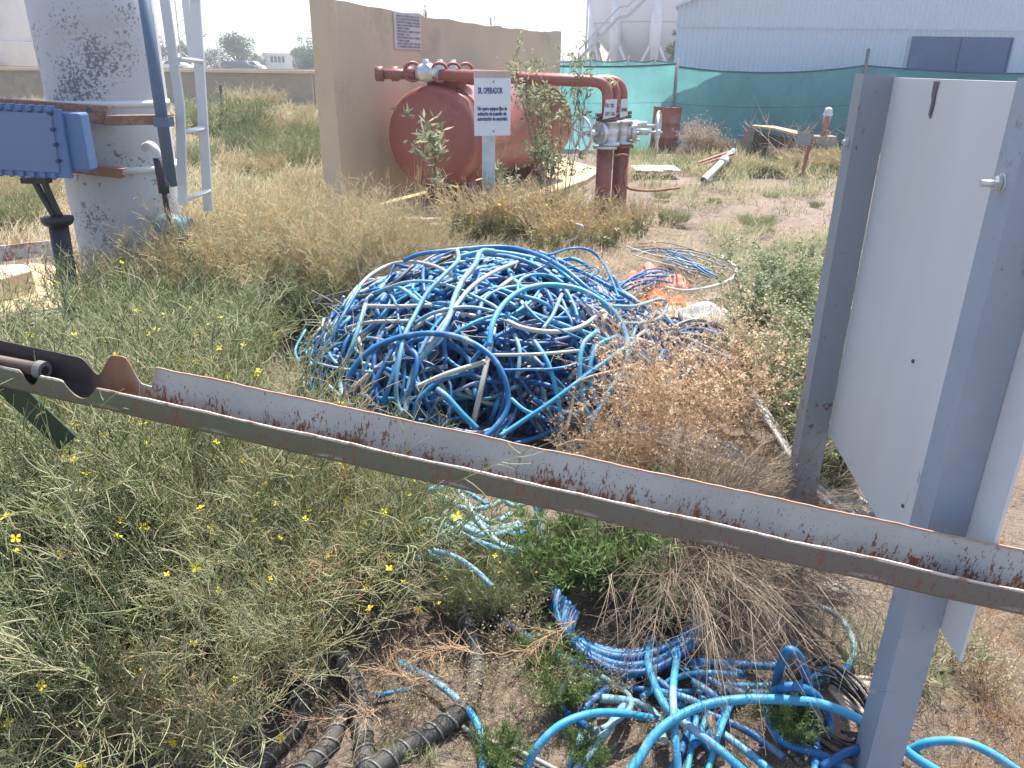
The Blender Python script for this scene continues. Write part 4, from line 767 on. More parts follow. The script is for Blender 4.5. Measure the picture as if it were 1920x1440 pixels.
pile = [
 ([(155,840),(200,690),(300,580),(450,515),(640,495),(800,530),(930,610),(1000,720),(1025,830),(1010,920),(940,1010),(900,1040)], 1.16, .0185, H_blue, 'blue hose making the big round arch at the front left of the heap'),
 ([(950,60),(880,62),(850,130),(780,220),(735,320),(715,400),(670,490),(620,560),(540,660),(500,780),(480,920)], 1.10, .020, H_teal, 'thick faded teal hose running down the middle of the heap from its top'),
 ([(755,50),(758,110),(680,190),(590,290),(530,400),(480,500),(450,620),(430,760),(440,870),(480,930)], 1.12, .0155, H_teal, 'long faded teal hose snaking down just left of the thick one'),
 ([(270,340),(240,440),(200,560),(150,680),(135,760),(160,860)], 1.13, .016, H_teal, 'pale green hose hanging down the left flank of the heap'),
 ([(150,410),(200,300),(290,190),(400,130),(520,115),(640,140),(730,190)], 1.08, .013, H_pale, 'chalky white hose arching over the upper left shoulder of the heap'),
 ([(925,560),(940,450),(1000,340),(1100,265),(1230,238),(1380,255),(1500,310),(1600,400),(1650,520),(1650,650),(1600,740),(1500,900),(1420,1050)], 1.16, .018, H_sky, 'bright blue hose forming the great circle on the right half of the heap'),
 ([(470,110),(560,75),(720,55),(900,38),(1050,42),(1200,85),(1330,160),(1450,260),(1560,340),(1620,420)], 1.09, .017, H_blue, 'blue hose outlining the very top of the heap'),
 ([(760,90),(900,62),(1080,80),(1250,130),(1370,220),(1480,310),(1590,400),(1640,480)], 1.06, .017, H_sky, 'second blue hose just inside the topmost outline of the heap'),
 ([(900,75),(1050,92),(1200,150),(1300,230),(1370,340),(1400,450)], 1.05, .016, H_blue, 'third blue hose of the upper right bundle, ending mid heap'),
 ([(1020,430),(1100,465),(1220,485),(1340,480),(1430,450),(1530,375)], 1.12, .017, H_pale, 'white hose sagging like a smile on the right half of the heap'),
 ([(370,260),(480,225),(600,220),(720,245),(830,290),(950,350),(980,385)], 1.08, .012, H_teal, 'thin teal hose crossing the upper heap from left to middle'),
 ([(740,500),(800,460),(900,415),(1000,400),(1080,430)], 1.10, .012, H_sky, 'short light blue hose curving over the middle of the heap'),
 ([(530,440),(620,390),(750,360),(860,360),(970,385)], 1.09, .013, H_teal, 'thin teal hose arching above the big front arch'),
 ([(1060,500),(1085,580),(1080,680),(1070,730)], 1.10, .014, H_teal, 'short upright teal hose near the centre of the heap'),
 ([(1160,530),(1220,620),(1260,720),(1290,850),(1310,960)], 1.11, .015, H_sky, 'light blue hose dropping through the lower centre right'),
 ([(1720,655),(1600,690),(1450,730),(1380,780),(1360,900),(1330,1020)], 1.20, .012, H_brown, 'brown rubber hose bending from the right edge down the front'),
 ([(1690,545),(1600,600),(1450,710),(1250,860),(1100,960),(980,1040)], 1.19, .015, H_sky, 'long light blue hose slanting down from right to the front centre'),
 ([(1500,480),(1430,540),(1405,640),(1410,780),(1440,900),(1480,960)], 1.17, .016, H_sky, 'outer light blue hose of the two nested upright arcs at right'),
 ([(1600,510),(1500,560),(1460,660),(1465,780),(1500,870)], 1.17, .015, H_sky, 'inner light blue hose of the two nested upright arcs at right'),
 ([(540,780),(700,710),(905,645)], 1.12, .018, H_pale, 'straight pale grey hose end inside the big front arch'),
 ([(520,940),(550,850),(640,760),(740,720),(840,700)], 1.12, .015, H_blue, 'blue hose bending low inside the big front arch'),
 ([(650,790),(700,830),(780,920),(860,1000)], 1.15, .019, H_sky, 'thick cut blue hose end pointing down at the front'),
 ([(1240,80),(1350,45),(1450,52),(1520,110),(1570,200),(1610,310)], 1.10, .010, H_blue, 'thin blue hose looping high off the right shoulder'),
 ([(1560,350),(1700,350),(1820,315),(1865,340),(1830,410),(1730,440),(1620,440)], 1.14, .013, H_teal, 'pale blue hose making a flat hairpin loop out of the right side'),
 ([(1500,325),(1640,322),(1645,330),(1560,360)], 1.10, .011, H_blue, 'short blue hose kinked back sharply at the right edge'),
 ([(0,650),(130,680),(310,700)], 1.14, .010, H_teal, 'thin pale hose poking out to the left into the weeds'),
 ([(240,250),(150,400),(90,520),(75,600),(120,660)], 1.12, .013, H_blue, 'blue hose curled round the left end of the heap'),
 ([(1075,290),(1085,220),(1150,185),(1250,190),(1320,230)], 1.08, .012, H_sky, 'small light blue hoop near the upper right of the heap'),
 ([(1110,340),(1200,430),(1330,490),(1420,530)], 1.11, .010, H_blue, 'thin blue hose cutting across behind the white smile shaped one'),
 ([(280,350),(450,352),(620,345)], 1.06, .014, H_pale, 'straight pale hose lying level on the upper left'),
 ([(160,470),(300,435),(500,430)], 1.05, .014, H_pale, 'second level pale hose below the first on the left'),
 ([(320,280),(440,250),(560,330)], 1.06, .015, H_sky, 'short bent sky blue hose on the upper left'),
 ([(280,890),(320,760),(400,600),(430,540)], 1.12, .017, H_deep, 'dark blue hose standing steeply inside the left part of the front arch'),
 ([(360,870),(400,760),(440,640),(460,560)], 1.12, .016, H_blue, 'blue hose beside the steep dark one at lower left'),
 ([(1310,285),(1260,400),(1210,470)], 1.12, .013, H_teal, 'short pale teal hose standing inside the great circle'),
 ([(1280,1100),(1400,1065),(1530,1110),(1600,1160)], 1.20, .015, H_brown, 'brown hose arched low at the front right corner'),
 ([(1300,1130),(1420,1085),(1540,1130)], 1.20, .012, H_teal, 'pale hose tucked under the low brown arch at front right'),
 ([(600,560),(700,420),(820,260),(950,170),(1110,105)], 1.07, .016, H_pale, 'pale grey hose rising diagonally to the top centre'),
 ([(1040,840),(1110,900),(1190,930)], 1.14, .013, H_sky, 'short light blue hose near the bottom centre of the heap'),
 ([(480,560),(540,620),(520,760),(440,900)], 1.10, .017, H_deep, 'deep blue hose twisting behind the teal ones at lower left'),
 ([(940,610),(1180,605),(1420,585)], 1.11, .012, H_pale, 'long level pale hose across the centre right'),
 ([(980,690),(1210,685)], 1.13, .010, H_blue, 'thin level blue hose below the pale level one'),
 ([(1200,690),(1320,675),(1470,630)], 1.13, .011, H_blue, 'thin blue hose rising right in the centre'),
]
for L_, k_, r_, mt_, lb in pile: hose(Z(L_, k_), r_*.68, mt_, lb, GP)
rr = random.Random(5)
def shell(th, ph, k):  # th around, ph up
    return Vector((DC.x+DR[0]*k*math.cos(th)*math.cos(ph), DC.y+DR[1]*k*math.sin(th)*math.cos(ph), DR[2]*k*math.sin(ph)))
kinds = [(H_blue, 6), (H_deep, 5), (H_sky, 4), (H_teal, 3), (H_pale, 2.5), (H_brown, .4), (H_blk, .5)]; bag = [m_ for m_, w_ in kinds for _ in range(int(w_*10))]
GF = 'tangled hoses filling the blue heap'
lbl = {H_blue.name: 'blue hose tangled among many others inside the heap', H_deep.name: 'deep blue hose buried in the shade of the heap', H_sky.name: 'bright light blue hose tangled inside the heap', H_teal.name: 'faded teal hose tangled inside the heap', H_pale.name: 'chalky pale hose tangled inside the heap', H_brown.name: 'brown hose tangled inside the heap', H_blk.name: 'black cable tangled inside the heap'}
cnt = 0
while cnt < 150:
    k = rr.uniform(.55, 1.02)**.8; th = rr.uniform(math.pi*1.02-.6, math.pi*2+.6) if rr.random() < .8 else rr.uniform(0, math.pi); ph = rr.uniform(.0, 1.45); c_ = shell(th, ph, k); nrm = Vector(((c_.x-DC.x)/DR[0]**2, (c_.y-DC.y)/DR[1]**2, c_.z/DR[2]**2)).normalized()
    a_ = nrm.orthogonal().normalized(); a_.rotate(Matrix.Rotation(rr.uniform(0, 6.28), 3, nrm)); b_ = nrm.cross(a_); kind = rr.random(); pts = []
    if kind < .55:
        Rr = rr.uniform(.12, .5); t0 = rr.uniform(0, 6.28); span = rr.uniform(1.2, 4.6); ecc = rr.uniform(.5, 1)
        for i in range(7): t = t0+span*i/6; pts.append(c_+(a_*math.cos(t)+b_*math.sin(t)*ecc)*Rr+nrm*rr.uniform(-.05, .05))
    else:
        L_ = rr.uniform(.12, .75); cv = rr.uniform(-.4, .4); tilt = rr.uniform(-.35, .35)
        for i in range(5): u = i/4-.5; pts.append(c_+a_*u*L_+b_*(cv*L_*u*u)+nrm*(tilt*u*L_+rr.uniform(-.02, .02)))
    ok = []
    for q_ in pts:
        u = Vector(((q_.x-DC.x)/DR[0], (q_.y-DC.y)/DR[1], q_.z/DR[2])); l_ = u.length
        if l_ > 1.05: q_ = DC+Vector((u.x*DR[0], u.y*DR[1], u.z*DR[2]))*(1.05/l_)
        q_.z = max(q_.z, .02); ok.append(q_)
    if (ok[0]-ok[-1]).length+sum((ok[i]-ok[i+1]).length for i in range(len(ok)-1)) < .2: continue
    mt_ = rr.choice(bag); md = sum(ok, Vector())/len(ok); xx = (md.x-DC.x)/DR[0]; zz = md.z/DR[2]
    ww = {H_blue.name: 'blue', H_deep.name: 'deep blue', H_sky.name: 'bright light blue', H_teal.name: 'faded teal', H_pale.name: 'chalky pale', H_brown.name: 'brown', H_blk.name: 'black'}[mt_.name]
    sh = ('hooped' if span > 3.3 else 'bowed') if kind < .55 else ('long straightish' if L_ > .45 else 'short cut')
    where = 'far side' if md.y > DC.y+.35 else ('crown' if zz > .72 else 'upper' if zz > .45 else 'lower')+' '+('left end' if xx < -.6 else 'left part' if xx < -.2 else 'middle' if xx < .2 else 'right part' if xx < .6 else 'right end')
    rad_ = rr.choice((.0075, .0095, .011, .0125)); hose(ok, rad_, mt_, ('thin ' if rad_ < .008 else 'thick ' if rad_ > .012 else '')+ww+' '+sh+' hose tangled in the '+where+' of the heap', GF, 7, seg=5); cnt += 1
# the countless hoses deeper inside, as one mass; deep blue paints the inner shade
for mt_, nn_, lb in ((H_deep, 560, 'mass of hoses packed inside the heap, the shade between them painted as dark blue'), (H_blue, 320, 'mass of blue hoses packed inside the heap'), (H_sky, 110, 'mass of light blue hose pieces packed into the heap'), (H_teal, 110, 'mass of faded teal hose pieces packed into the heap'), (H_pale, 70, 'mass of chalky pale hose pieces packed into the heap')):
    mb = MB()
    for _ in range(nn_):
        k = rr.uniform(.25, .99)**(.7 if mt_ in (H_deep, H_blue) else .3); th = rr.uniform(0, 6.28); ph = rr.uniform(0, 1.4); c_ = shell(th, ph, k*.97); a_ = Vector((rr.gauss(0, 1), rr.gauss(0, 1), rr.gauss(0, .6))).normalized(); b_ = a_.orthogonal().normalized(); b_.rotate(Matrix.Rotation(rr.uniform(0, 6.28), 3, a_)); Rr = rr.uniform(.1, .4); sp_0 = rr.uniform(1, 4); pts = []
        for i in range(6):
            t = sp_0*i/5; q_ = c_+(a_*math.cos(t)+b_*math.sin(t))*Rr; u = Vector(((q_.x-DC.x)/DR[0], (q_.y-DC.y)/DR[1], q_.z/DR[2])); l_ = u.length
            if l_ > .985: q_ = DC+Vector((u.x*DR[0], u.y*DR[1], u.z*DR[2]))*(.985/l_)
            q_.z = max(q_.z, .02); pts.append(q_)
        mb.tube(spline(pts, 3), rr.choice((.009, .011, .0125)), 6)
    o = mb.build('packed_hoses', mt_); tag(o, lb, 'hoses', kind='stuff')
# thin wires on the heap
for i in range(14):
    th = rr.uniform(3.3, 6.1); ph = rr.uniform(.5, 1.3); c_ = shell(th, ph, 1.06); pts = [c_+Vector((rr.uniform(-.13, .13), rr.uniform(-.06, .06), rr.uniform(-.06, .07))) for _ in range(7)]
    hose(pts, .0028, H_grey, ['thin','fine grey','loose','short'][i%4]+' stray wire curled on the '+('left' if pts[0].x<-.4 else 'right' if pts[0].x>.25 else 'middle')+(' top' if pts[0].z>.5 else ' front')+' of the blue heap', 'stray wires on the heap', 5, 'wire', 6, 'wire')

def T(L_): return [G(x_, y_, z_) for x_, y_, z_ in L_]
def HZ(xs_, z0=.02, z1=None):
    n_ = len(xs_); z1 = z0 if z1 is None else z1; return T([(x_, y_, z0+(z1-z0)*math.sin(math.pi*i/(n_-1))) for i, (x_, y_) in enumerate(xs_)])
near = [
 (HZ([(1165,1470),(1200,1420),(1228,1378),(1270,1345),(1330,1320),(1400,1311),(1470,1312),(1540,1320),(1610,1348),(1670,1385),(1715,1420),(1780,1460)], .05, .16), .0195, H_sky, 'thick bright blue hose making the wide low arch along the bottom'),
 (T([(1448,1320,.04),(1458,1270,.14),(1468,1235,.24),(1481,1219,.30),(1498,1232,.26),(1512,1270,.16),(1524,1330,.06),(1530,1390,.03),(1528,1460,.03)]), .0185, H_blue, 'blue hose standing up in a tall narrow hairpin left of the near sign post'),
 (T([(1555,1385,.03),(1552,1345,.06),(1530,1305,.14),(1495,1288,.18),(1460,1293,.16),(1442,1320,.10),(1446,1360,.06),(1470,1392,.04),(1530,1412,.04),(1600,1445,.03)]), .0195, H_blue, 'blue hose coiled in a round loop in front of the tall hairpin'),
 (HZ([(1540,1440),(1590,1410),(1650,1400),(1720,1412)], .04, .08), .0185, H_deep, 'stretch of blue hose at the foot of the near sign post, its shade painted deep blue'),  # one hose in two blues: this darker stretch paints the sign's shade
 (HZ([(1700,1410),(1740,1392),(1800,1390),(1850,1408),(1900,1440),(1940,1470)], .04, .12), .0175, H_sky, 'lit stretch of the same blue hose, its sunlight painted bright blue, arching across the bare dirt at the lower right corner'),  # sunlit rest of the same hose, light painted as brighter blue
 (HZ([(985,1450),(1005,1405),(1050,1360),(1110,1338),(1170,1338),(1240,1350)], .03, .14), .0165, H_sky, 'bright blue hose curving up from the bottom edge left of the wide arch'),
 (HZ([(1070,1460),(1120,1395),(1155,1345),(1176,1314)], .03, .06), .0185, H_teal, 'pale sea green hose end lying diagonally on the dirt'),
 (HZ([(1272,1450),(1266,1380),(1262,1300),(1268,1240),(1280,1180)], .04, .12), .0165, H_sky, 'light blue hose rising almost straight up through the tangle'),
 (HZ([(1224,1195),(1214,1232),(1226,1280),(1252,1330),(1300,1368),(1345,1402),(1400,1450)], .05, .10), .017, H_sky, 'dappled light blue hose in an S bend left of the straight one'),
 (HZ([(1284,1180),(1290,1230),(1322,1268),(1370,1294),(1430,1302)], .03, .06), .0175, H_blue, 'blue hose curving under the grey twigs'),
 (HZ([(1030,1236),(1110,1274),(1190,1290),(1300,1298),(1440,1300)], .03, .04), .0145, H_blue, 'blue hose lying level in the lower part of the coil'),
 (HZ([(935,1155),(980,1188),(1045,1228),(1120,1256),(1192,1278)], .03, .05), .0165, H_sky, 'dappled light blue hose coming out of the weeds toward the coil, ending in a cut'),
 (HZ([(1505,1130),(1560,1148),(1590,1180),(1602,1220),(1590,1250)], .03, .07), .015, H_teal, 'pale blue hose curving on lit dirt behind the near sign post'),
 (HZ([(1590,1252),(1550,1272),(1505,1292)], .03, .03), .015, H_blue, 'short shaded end of the pale curved hose, its shade painted as darker blue'),  # end of the hose above, shade painted in as a darker blue
 (HZ([(1306,1345),(1298,1390),(1288,1450)], .05, .05), .0125, H_sky, 'thin light blue hose between the two thicker ones at the bottom'),
 (HZ([(1345,1368),(1395,1405),(1450,1450)], .03, .03), .017, H_sky, 'lit light blue hose running off the bottom edge under the wide arch'),
 (HZ([(1320,1335),(1400,1370),(1470,1420)], .03, .03), .016, H_deep, 'deep blue hose under the wide arch'),
 (HZ([(750,1243),(810,1275),(850,1305),(884,1340),(905,1390),(904,1460)], .03, .05), .0165, H_sky, 'light blue hose passing under the black spiral hose'),
 (HZ([(705,1306),(740,1297),(776,1290)], .03, .03), .011, H_blue, 'short thin blue hose end left of the black spiral hose'),
 (HZ([(865,1362),(920,1390),(980,1412),(1055,1450)], .02, .03), .0105, H_grey, 'thin grey hose on the dirt at the bottom'),
 (HZ([(905,1388),(970,1418),(1030,1450)], .02, .02), .007, H_blk, 'thin black cable lying beside the grey hose'),
 (T([(1000,940,.2),(1012,980,.14),(1020,1040,.08),(1012,1110,.04)]), .0135, H_teal, 'pale hose hanging down below the rail in the middle'),
 (T([(1018,945,.22),(1000,985,.14),(960,1020,.06),(915,1050,.03)]), .0145, H_sky, 'blue hose slanting left below the rail'),
 (HZ([(985,1025),(1040,1024),(1090,1030)], .05, .05), .0165, H_deep, 'deep blue hose lying level below the rail'),
 (HZ([(990,1042),(1020,1055),(1060,1070)], .05, .05), .0145, H_teal, 'short pale hose end below the rail'),
]
for P_, r_, mt_, lb in near: hose(P_, r_*.60, mt_, lb, 'hoses on the ground in front of the rail', 12)
for i in range(12):  # the coil left of the twigs
    o_ = i*4.6+rr.uniform(-3, 3); dz = .02+.018*(i % 4)
    P_ = T([(1035+o_*.9, 1095+o_, dz+.06), (1040+o_*.6, 1150+o_*.9, dz+.02), (1080+o_*.6, 1195+o_*.8, dz), (1150+o_*.3, 1222+o_*.75, dz), (1225, 1215+o_*.8, dz), (1285, 1185+o_*.7, dz+.01), (1310, 1145+o_, dz+.03)])
    hose(P_, .0115, (H_blue, H_blue, H_deep)[i % 3], ['innermost','second','third','fourth','fifth','sixth','seventh','eighth','ninth','tenth','second outermost','outermost'][i]+' blue hose strand of the neat coil left of the grey twigs', 'strands of the blue coil', 10)
RG = random.Random(12)
for i in range(16):  # more hoses running through the near tangle
    x_, y_ = RG.uniform(1060, 1430), RG.uniform(1230, 1330); a_ = RG.uniform(-.5, 1.9); L_ = RG.uniform(120, 260); bw = RG.uniform(-60, 60); z_ = RG.uniform(.02, .07)
    P_ = T([(x_+math.cos(a_)*L_*t-math.sin(a_)*bw*math.sin(math.pi*t), y_+math.sin(a_)*L_*.8*t+math.cos(a_)*bw*.6*math.sin(math.pi*t), z_+.02*math.sin(6*t+i)) for t in (0, .2, .4, .6, .8, 1)])
    hose(P_, RG.choice((.008, .0095, .0115)), (H_sky, H_blue, H_deep, H_blue, H_teal)[i % 5], ['light blue', 'blue', 'deep blue', 'mid blue', 'faded teal'][i % 5]+' hose '+('lying flat' if a_ < .5 else 'running down' if a_ > 1.2 else 'slanting')+' in the '+('left' if x_ < 1180 else 'middle' if x_ < 1310 else 'right')+' of the near tangle', 'hoses of the near tangle', 10)
for i in range(26):  # pale coil under the flowering weeds
    x_, y_ = 690+rr.uniform(0, 260), 915+rr.uniform(0, 120); z_ = rr.uniform(.12, .28); L_ = rr.uniform(70, 150); bw = rr.uniform(-38, 30); dn = rr.uniform(-10, 75)
    P_ = T([(x_+L_*t, y_+dn*t-bw*math.sin(math.pi*t), z_*(1-.3*t)) for t in (0, .25, .5, .75, 1)])
    hose(P_, rr.choice((.009, .011)), (H_teal, H_pale, H_teal, H_sky)[i % 4], ['faded teal', 'chalky', 'pale teal', 'light blue'][i % 4]+' hose '+('bent up' if bw > 5 else 'sagging' if bw < -12 else 'nearly straight')+' in the '+('left' if x_ < 770 else 'middle' if x_ < 860 else 'right')+(' front' if y_ > 975 else ' back')+' of the weeds under the rail', 'hoses half hidden by the flowering weeds', 10)
P_ = T([(660,870,.25),(650,900,.2),(655,940,.15),(660,960,.1)]); hose(P_, .012, H_teal, 'thin teal hose hanging in the weeds at the left end under the rail')
P_ = T([(650,872,.28),(690,868,.3),(730,875,.26)]); hose(P_, .014, H_teal, 'teal hose lying level right under the rail near the heap')
# black cable coil by the post
for i in range(12):
    c_ = G(1560, 1350); pts = []; r_ = rr.uniform(.10, .15); z_ = .015+.006*i; ox, oy, q1_, q2_ = rr.gauss(0, .012), rr.gauss(0, .012), rr.uniform(0, 6), rr.uniform(.6, .85)
    for k in range(9): t = q1_+k*.6; pts.append(Vector((c_.x+ox+r_*math.cos(t)*q2_, c_.y+oy+r_*math.sin(t)*1.1, z_+.012*math.sin(t*2+q1_))))
    hose(pts, .0042, H_blk, 'thin black cable of the coil beside the near sign post', 'black cables coiled by the post', 6, 'cable', 5, 'cable')
# spiral wrapped suction hoses
M_spiral = worn('spiral_black_rubber', (.045, .043, .042), (.07, .066, .06), 22, .7, spots=[((.13, .12, .10), 30, .6, .75, 4)], bs=.5); M_wire = worn('helix_wire', (.20, .20, .19), None, 20, .5)
M_shell2 = M_spiral
def spiral(pts, r, label, pitch=.044):
    P = spline(pts, 14); e = empty('spiral_hose', (P[0].x, P[0].y, 0), label, 'hose', 'black spiral wrapped hoses')
    mb = MB(); r *= .8; mb.tube(P, r, 20); mb.build('tube', M_spiral, e)
    # wire helix along the path
    W_ = []; acc = 0; a = (P[1]-P[0]).orthogonal().normalized(); fine = []
    for i in range(len(P)-1):
        for k in range(8): fine.append((P[i].lerp(P[i+1], k/8), (P[i+1]-P[i]).normalized()))
    last = fine[0][0]
    for q_, t_ in fine:
        acc += (q_-last).length; last = q_; a = (a-t_*a.dot(t_)).normalized(); b_ = t_.cross(a); ph = 2*math.pi*acc/pitch
        W_.append(q_+(a*math.cos(ph)+b_*math.sin(ph))*(r+.001))
    mb = MB(); mb.tube(W_, .0030, 6); mb.build('wire_helix', M_wire, e)
spiral(T([(862,1135,.06),(884,1195,.05),(893,1250,.04),(880,1308,.04),(845,1350,.04),(795,1382,.04),(735,1418,.04),(690,1450,.04)]), .031, 'black spiral hose curving in the open beside the big flowering bush')
spiral(T([(640,1230,.06),(668,1290,.05),(678,1350,.04),(682,1400,.04),(686,1470,.04)]), .031, 'black spiral hose running off the bottom edge right of the bush')
spiral(T([(640,1330,.04),(620,1390,.04),(575,1440,.04),(540,1480,.04)]), .029, 'black spiral hose half hidden left of the one at the bottom edge')
spiral(T([(30,1180,.05),(68,1260,.05),(82,1330,.05),(78,1400,.05),(66,1480,.05)]), .040, 'wide worn spiral hose at the bottom left corner')
spiral(T([(560,1290,.03),(560,1350,.03),(520,1400,.03),(460,1460,.03)]), .028, 'black spiral hose deep in the shade under the flowering bush')
# brown stick, stones
mb = MB(); mb.tube(T([(1332,1345,.05),(1340,1385,.04),(1350,1432,.03)]), [.011, .012, .013], 8); o = mb.build('stick', worn('brown_stick', (.22, .17, .12), None, 20, .9)); tag(o, 'short thick brown stick lying among the hoses at the bottom', 'stick')
mstone = worn('field_stone', (.34, .29, .23), (.27, .23, .19), 8, .9)
def stone(px, py, s, label, name='stone', grp='stones on the dirt'):
    c_ = G(px, py); mb = MB(); N1, N2 = 10, 7; vv = []
    ph = [rr.uniform(0, 6) for _ in range(4)]
    for j in range(N2+1):
        for i in range(N1):
            t, u = 2*math.pi*i/N1, math.pi*j/N2; q = 1+.15*math.sin(2*t+ph[0])+.12*math.sin(3*t+ph[1]+u*2)
            vv.append((c_.x+s*q*math.cos(t)*math.sin(u), c_.y+s*.75*q*math.sin(t)*math.sin(u), s*.2+s*.45*math.cos(u)))
    mb.add(vv, [(j*N1+i, j*N1+(i+1) % N1, (j+1)*N1+(i+1) % N1, (j+1)*N1+i) for j in range(N2) for i in range(N1)], True); o = mb.build(name, mstone); tag(o, label, 'stone', grp)
stone(1100, 1378, .035, 'round pale stone beside the sea green hose end'); stone(1560, 1110, .045, 'pale stone on the shaded dirt under the rail'); stone(1760, 1255, .02, 'small stone on bare dirt right of the post')
M_peb = mstone

# ---------- debris heap right of the hoses
def crumple(name, px, py, w_, d_, h_, mt_, label, cat, z0=0):
    c_ = G(px, py); vv = []; n_ = 16; mb = MB(); s0 = rr.uniform(0, 9)
    for i in range(n_+1):
        for j in range(n_+1):
            u, v_ = i/n_*2-1, j/n_*2-1; e_ = max(0, 1-max(abs(u), abs(v_))**3)
            hh = z0+h_*e_*(.55+.25*math.sin(5*u+s0)+.25*math.sin(6*v_+s0*2+u*3)+.2*math.sin(13*u*v_+s0))
            vv.append((c_.x+u*w_/2*(1+.12*math.sin(4*v_+s0)), c_.y+v_*d_/2*(1+.15*math.sin(5*u+s0)), max(.0, hh)))
    mb.add(vv, [(i*(n_+1)+j, (i+1)*(n_+1)+j, (i+1)*(n_+1)+j+1, i*(n_+1)+j+1) for i in range(n_) for j in range(n_)], True); o = mb.build(name, mt_); s_ = o.modifiers.new('t', 'SOLIDIFY'); s_.thickness = .003; tag(o, label, cat)
crumple('red_sack', 1228, 530, .5, .45, .13, worn('faded_red_plastic', (.50, .15, .10), (.55, .22, .15), 8, .6), 'crumpled faded red plastic sack behind the right end of the heap', 'sack')
crumple('orange_mesh', 1240, 566, .36, .22, .08, worn('orange_net', (.58, .16, .06), (.45, .12, .05), 60, .7), 'orange netting lying just below the faded red sack', 'net')
crumple('white_bag', 1318, 592, .5, .26, .09, worn('white_plastic', (.75, .76, .78), (.6, .62, .66), 12, .4), 'crumpled white plastic bag on the debris right of the heap', 'bag')
crumple('paper_scrap', 1262, 590, .22, .16, .05, worn('cream_paper', (.68, .62, .46), None, 9, .7), 'cream paper scrap left of the white bag', 'paper')
crumple('yellow_scrap', 1284, 585, .09, .2, .06, worn('ochre_card', (.5, .36, .12), None, 9, .7), 'narrow ochre card scrap between paper and white bag', 'card')
crumple('brown_panel', 1345, 572, .5, .18, .08, worn('brown_sheet', (.22, .15, .12), None, 9, .6), 'curved brown sheet edge lying behind the white bag', 'sheet')
def heapline(x0, y0, x1, y1, n_, mats, lab, grp, r_, zz=.12, name='hose', cat='hose', bow=30):
    for i in range(n_):
        xa, ya = x0+rr.uniform(-25, 25), y0+rr.uniform(-14, 14); xb, yb = x1+rr.uniform(-40, 25), y1+rr.uniform(-16, 16); z_ = rr.uniform(.02, zz); bw = rr.uniform(-.3, 1)*bow
        P_ = T([(xa+(xb-xa)*t, ya+(yb-ya)*t-bw*math.sin(math.pi*t)+rr.uniform(-3, 3), z_+.05*math.sin(math.pi*t)) for t in (0, .25, .5, .75, 1)])
        j = i % len(mats); hose(P_, r_*rr.uniform(.8, 1.2), mats[j], lab[j], grp, 7, name, 5, cat)
heapline(1150, 555, 1250, 520, 9, [H_blue, H_deep], ['blue cable of the flat bundle behind the right end of the heap', 'deep blue cable of the flat bundle behind the right end of the heap'], 'flat bundle of blue cables', .011*.75, .14)
heapline(1235, 480, 1330, 510, 12, [H_blue, H_teal, H_grey], ['blue hose scrap in the far small heap', 'teal hose scrap in the far small heap', 'grey cable scrap in the far small heap'], 'scraps in the far small heap', .009*.75, .16)
heapline(1190, 470, 1370, 500, 9, [H_grey, H_pale], ['thin grey branch like cable over the far small heap', 'thin pale cable over the far small heap'], 'grey cables over the far small heap', .006*.75, .2, 'cable', 'cable')
P_ = T([(1350,478,.12),(1378,500,.15),(1375,520,.12),(1345,535,.1),(1290,545,.08),(1250,540,.08)]); hose(P_, .013, H_pale, 'grey white hose curving round the right of the far small heap')
heapline(1270, 635, 1430, 700, 26, [H_grey, H_blk, H_deep], ['grey flat cable in the dark bundle right of the heap', 'black cable in the dark bundle right of the heap', 'dark blue cable in the dark bundle right of the heap'], 'dark cable bundle right of the heap', .011, .32, 'cable', 'cable', 60)
heapline(1260, 600, 1330, 690, 12, [H_deep, H_grey, H_blk], ['dark blue hose bending round the right end of the heap', 'grey hose bending round the right end of the heap', 'black hose bending round the right end of the heap'], 'hoses bending round the right end', .014*.75, .2, 'hose', 'hose', 40)
heapline(1200, 660, 1290, 700, 14, [H_blue, H_sky, H_deep], ['blue hose of the low skirt at the right of the heap', 'light blue hose of the low skirt at the right of the heap', 'deep blue hose of the low skirt at the right of the heap'], 'low skirt of hoses at the right', .014*.75, .22)
heapline(1180, 800, 1420, 880, 16, [H_blue, H_sky, H_deep, H_pale], ['blue hose under the brown dry bush', 'light blue hose under the brown dry bush', 'deep blue hose under the brown dry bush', 'chalky hose under the brown dry bush'], 'hoses under the brown bush', .014*.75, .15)
for i in range(13):  # grey-white cable bundle passing behind the far sign post
    o_ = i*5.0; P_ = T([(1385+o_*.3, 722+o_*.5, .24), (1415+o_*.5, 738+o_, .30), (1455+o_*.4, 795+o_, .24), (1515+o_*.2, 860+o_, .14), (1600+o_*.1, 925+o_, .04), (1680, 985+o_, .03)])
    hose(P_, .0085, (H_pale, H_grey, H_pale)[i % 3], ['chalky cable of the long bundle passing behind the far sign post', 'grey cable of the long bundle passing behind the far sign post', 'chalky cable of the long bundle passing behind the far sign post'][i % 3], 'long pale cable bundle', 7, 'cable', 5, 'cable')
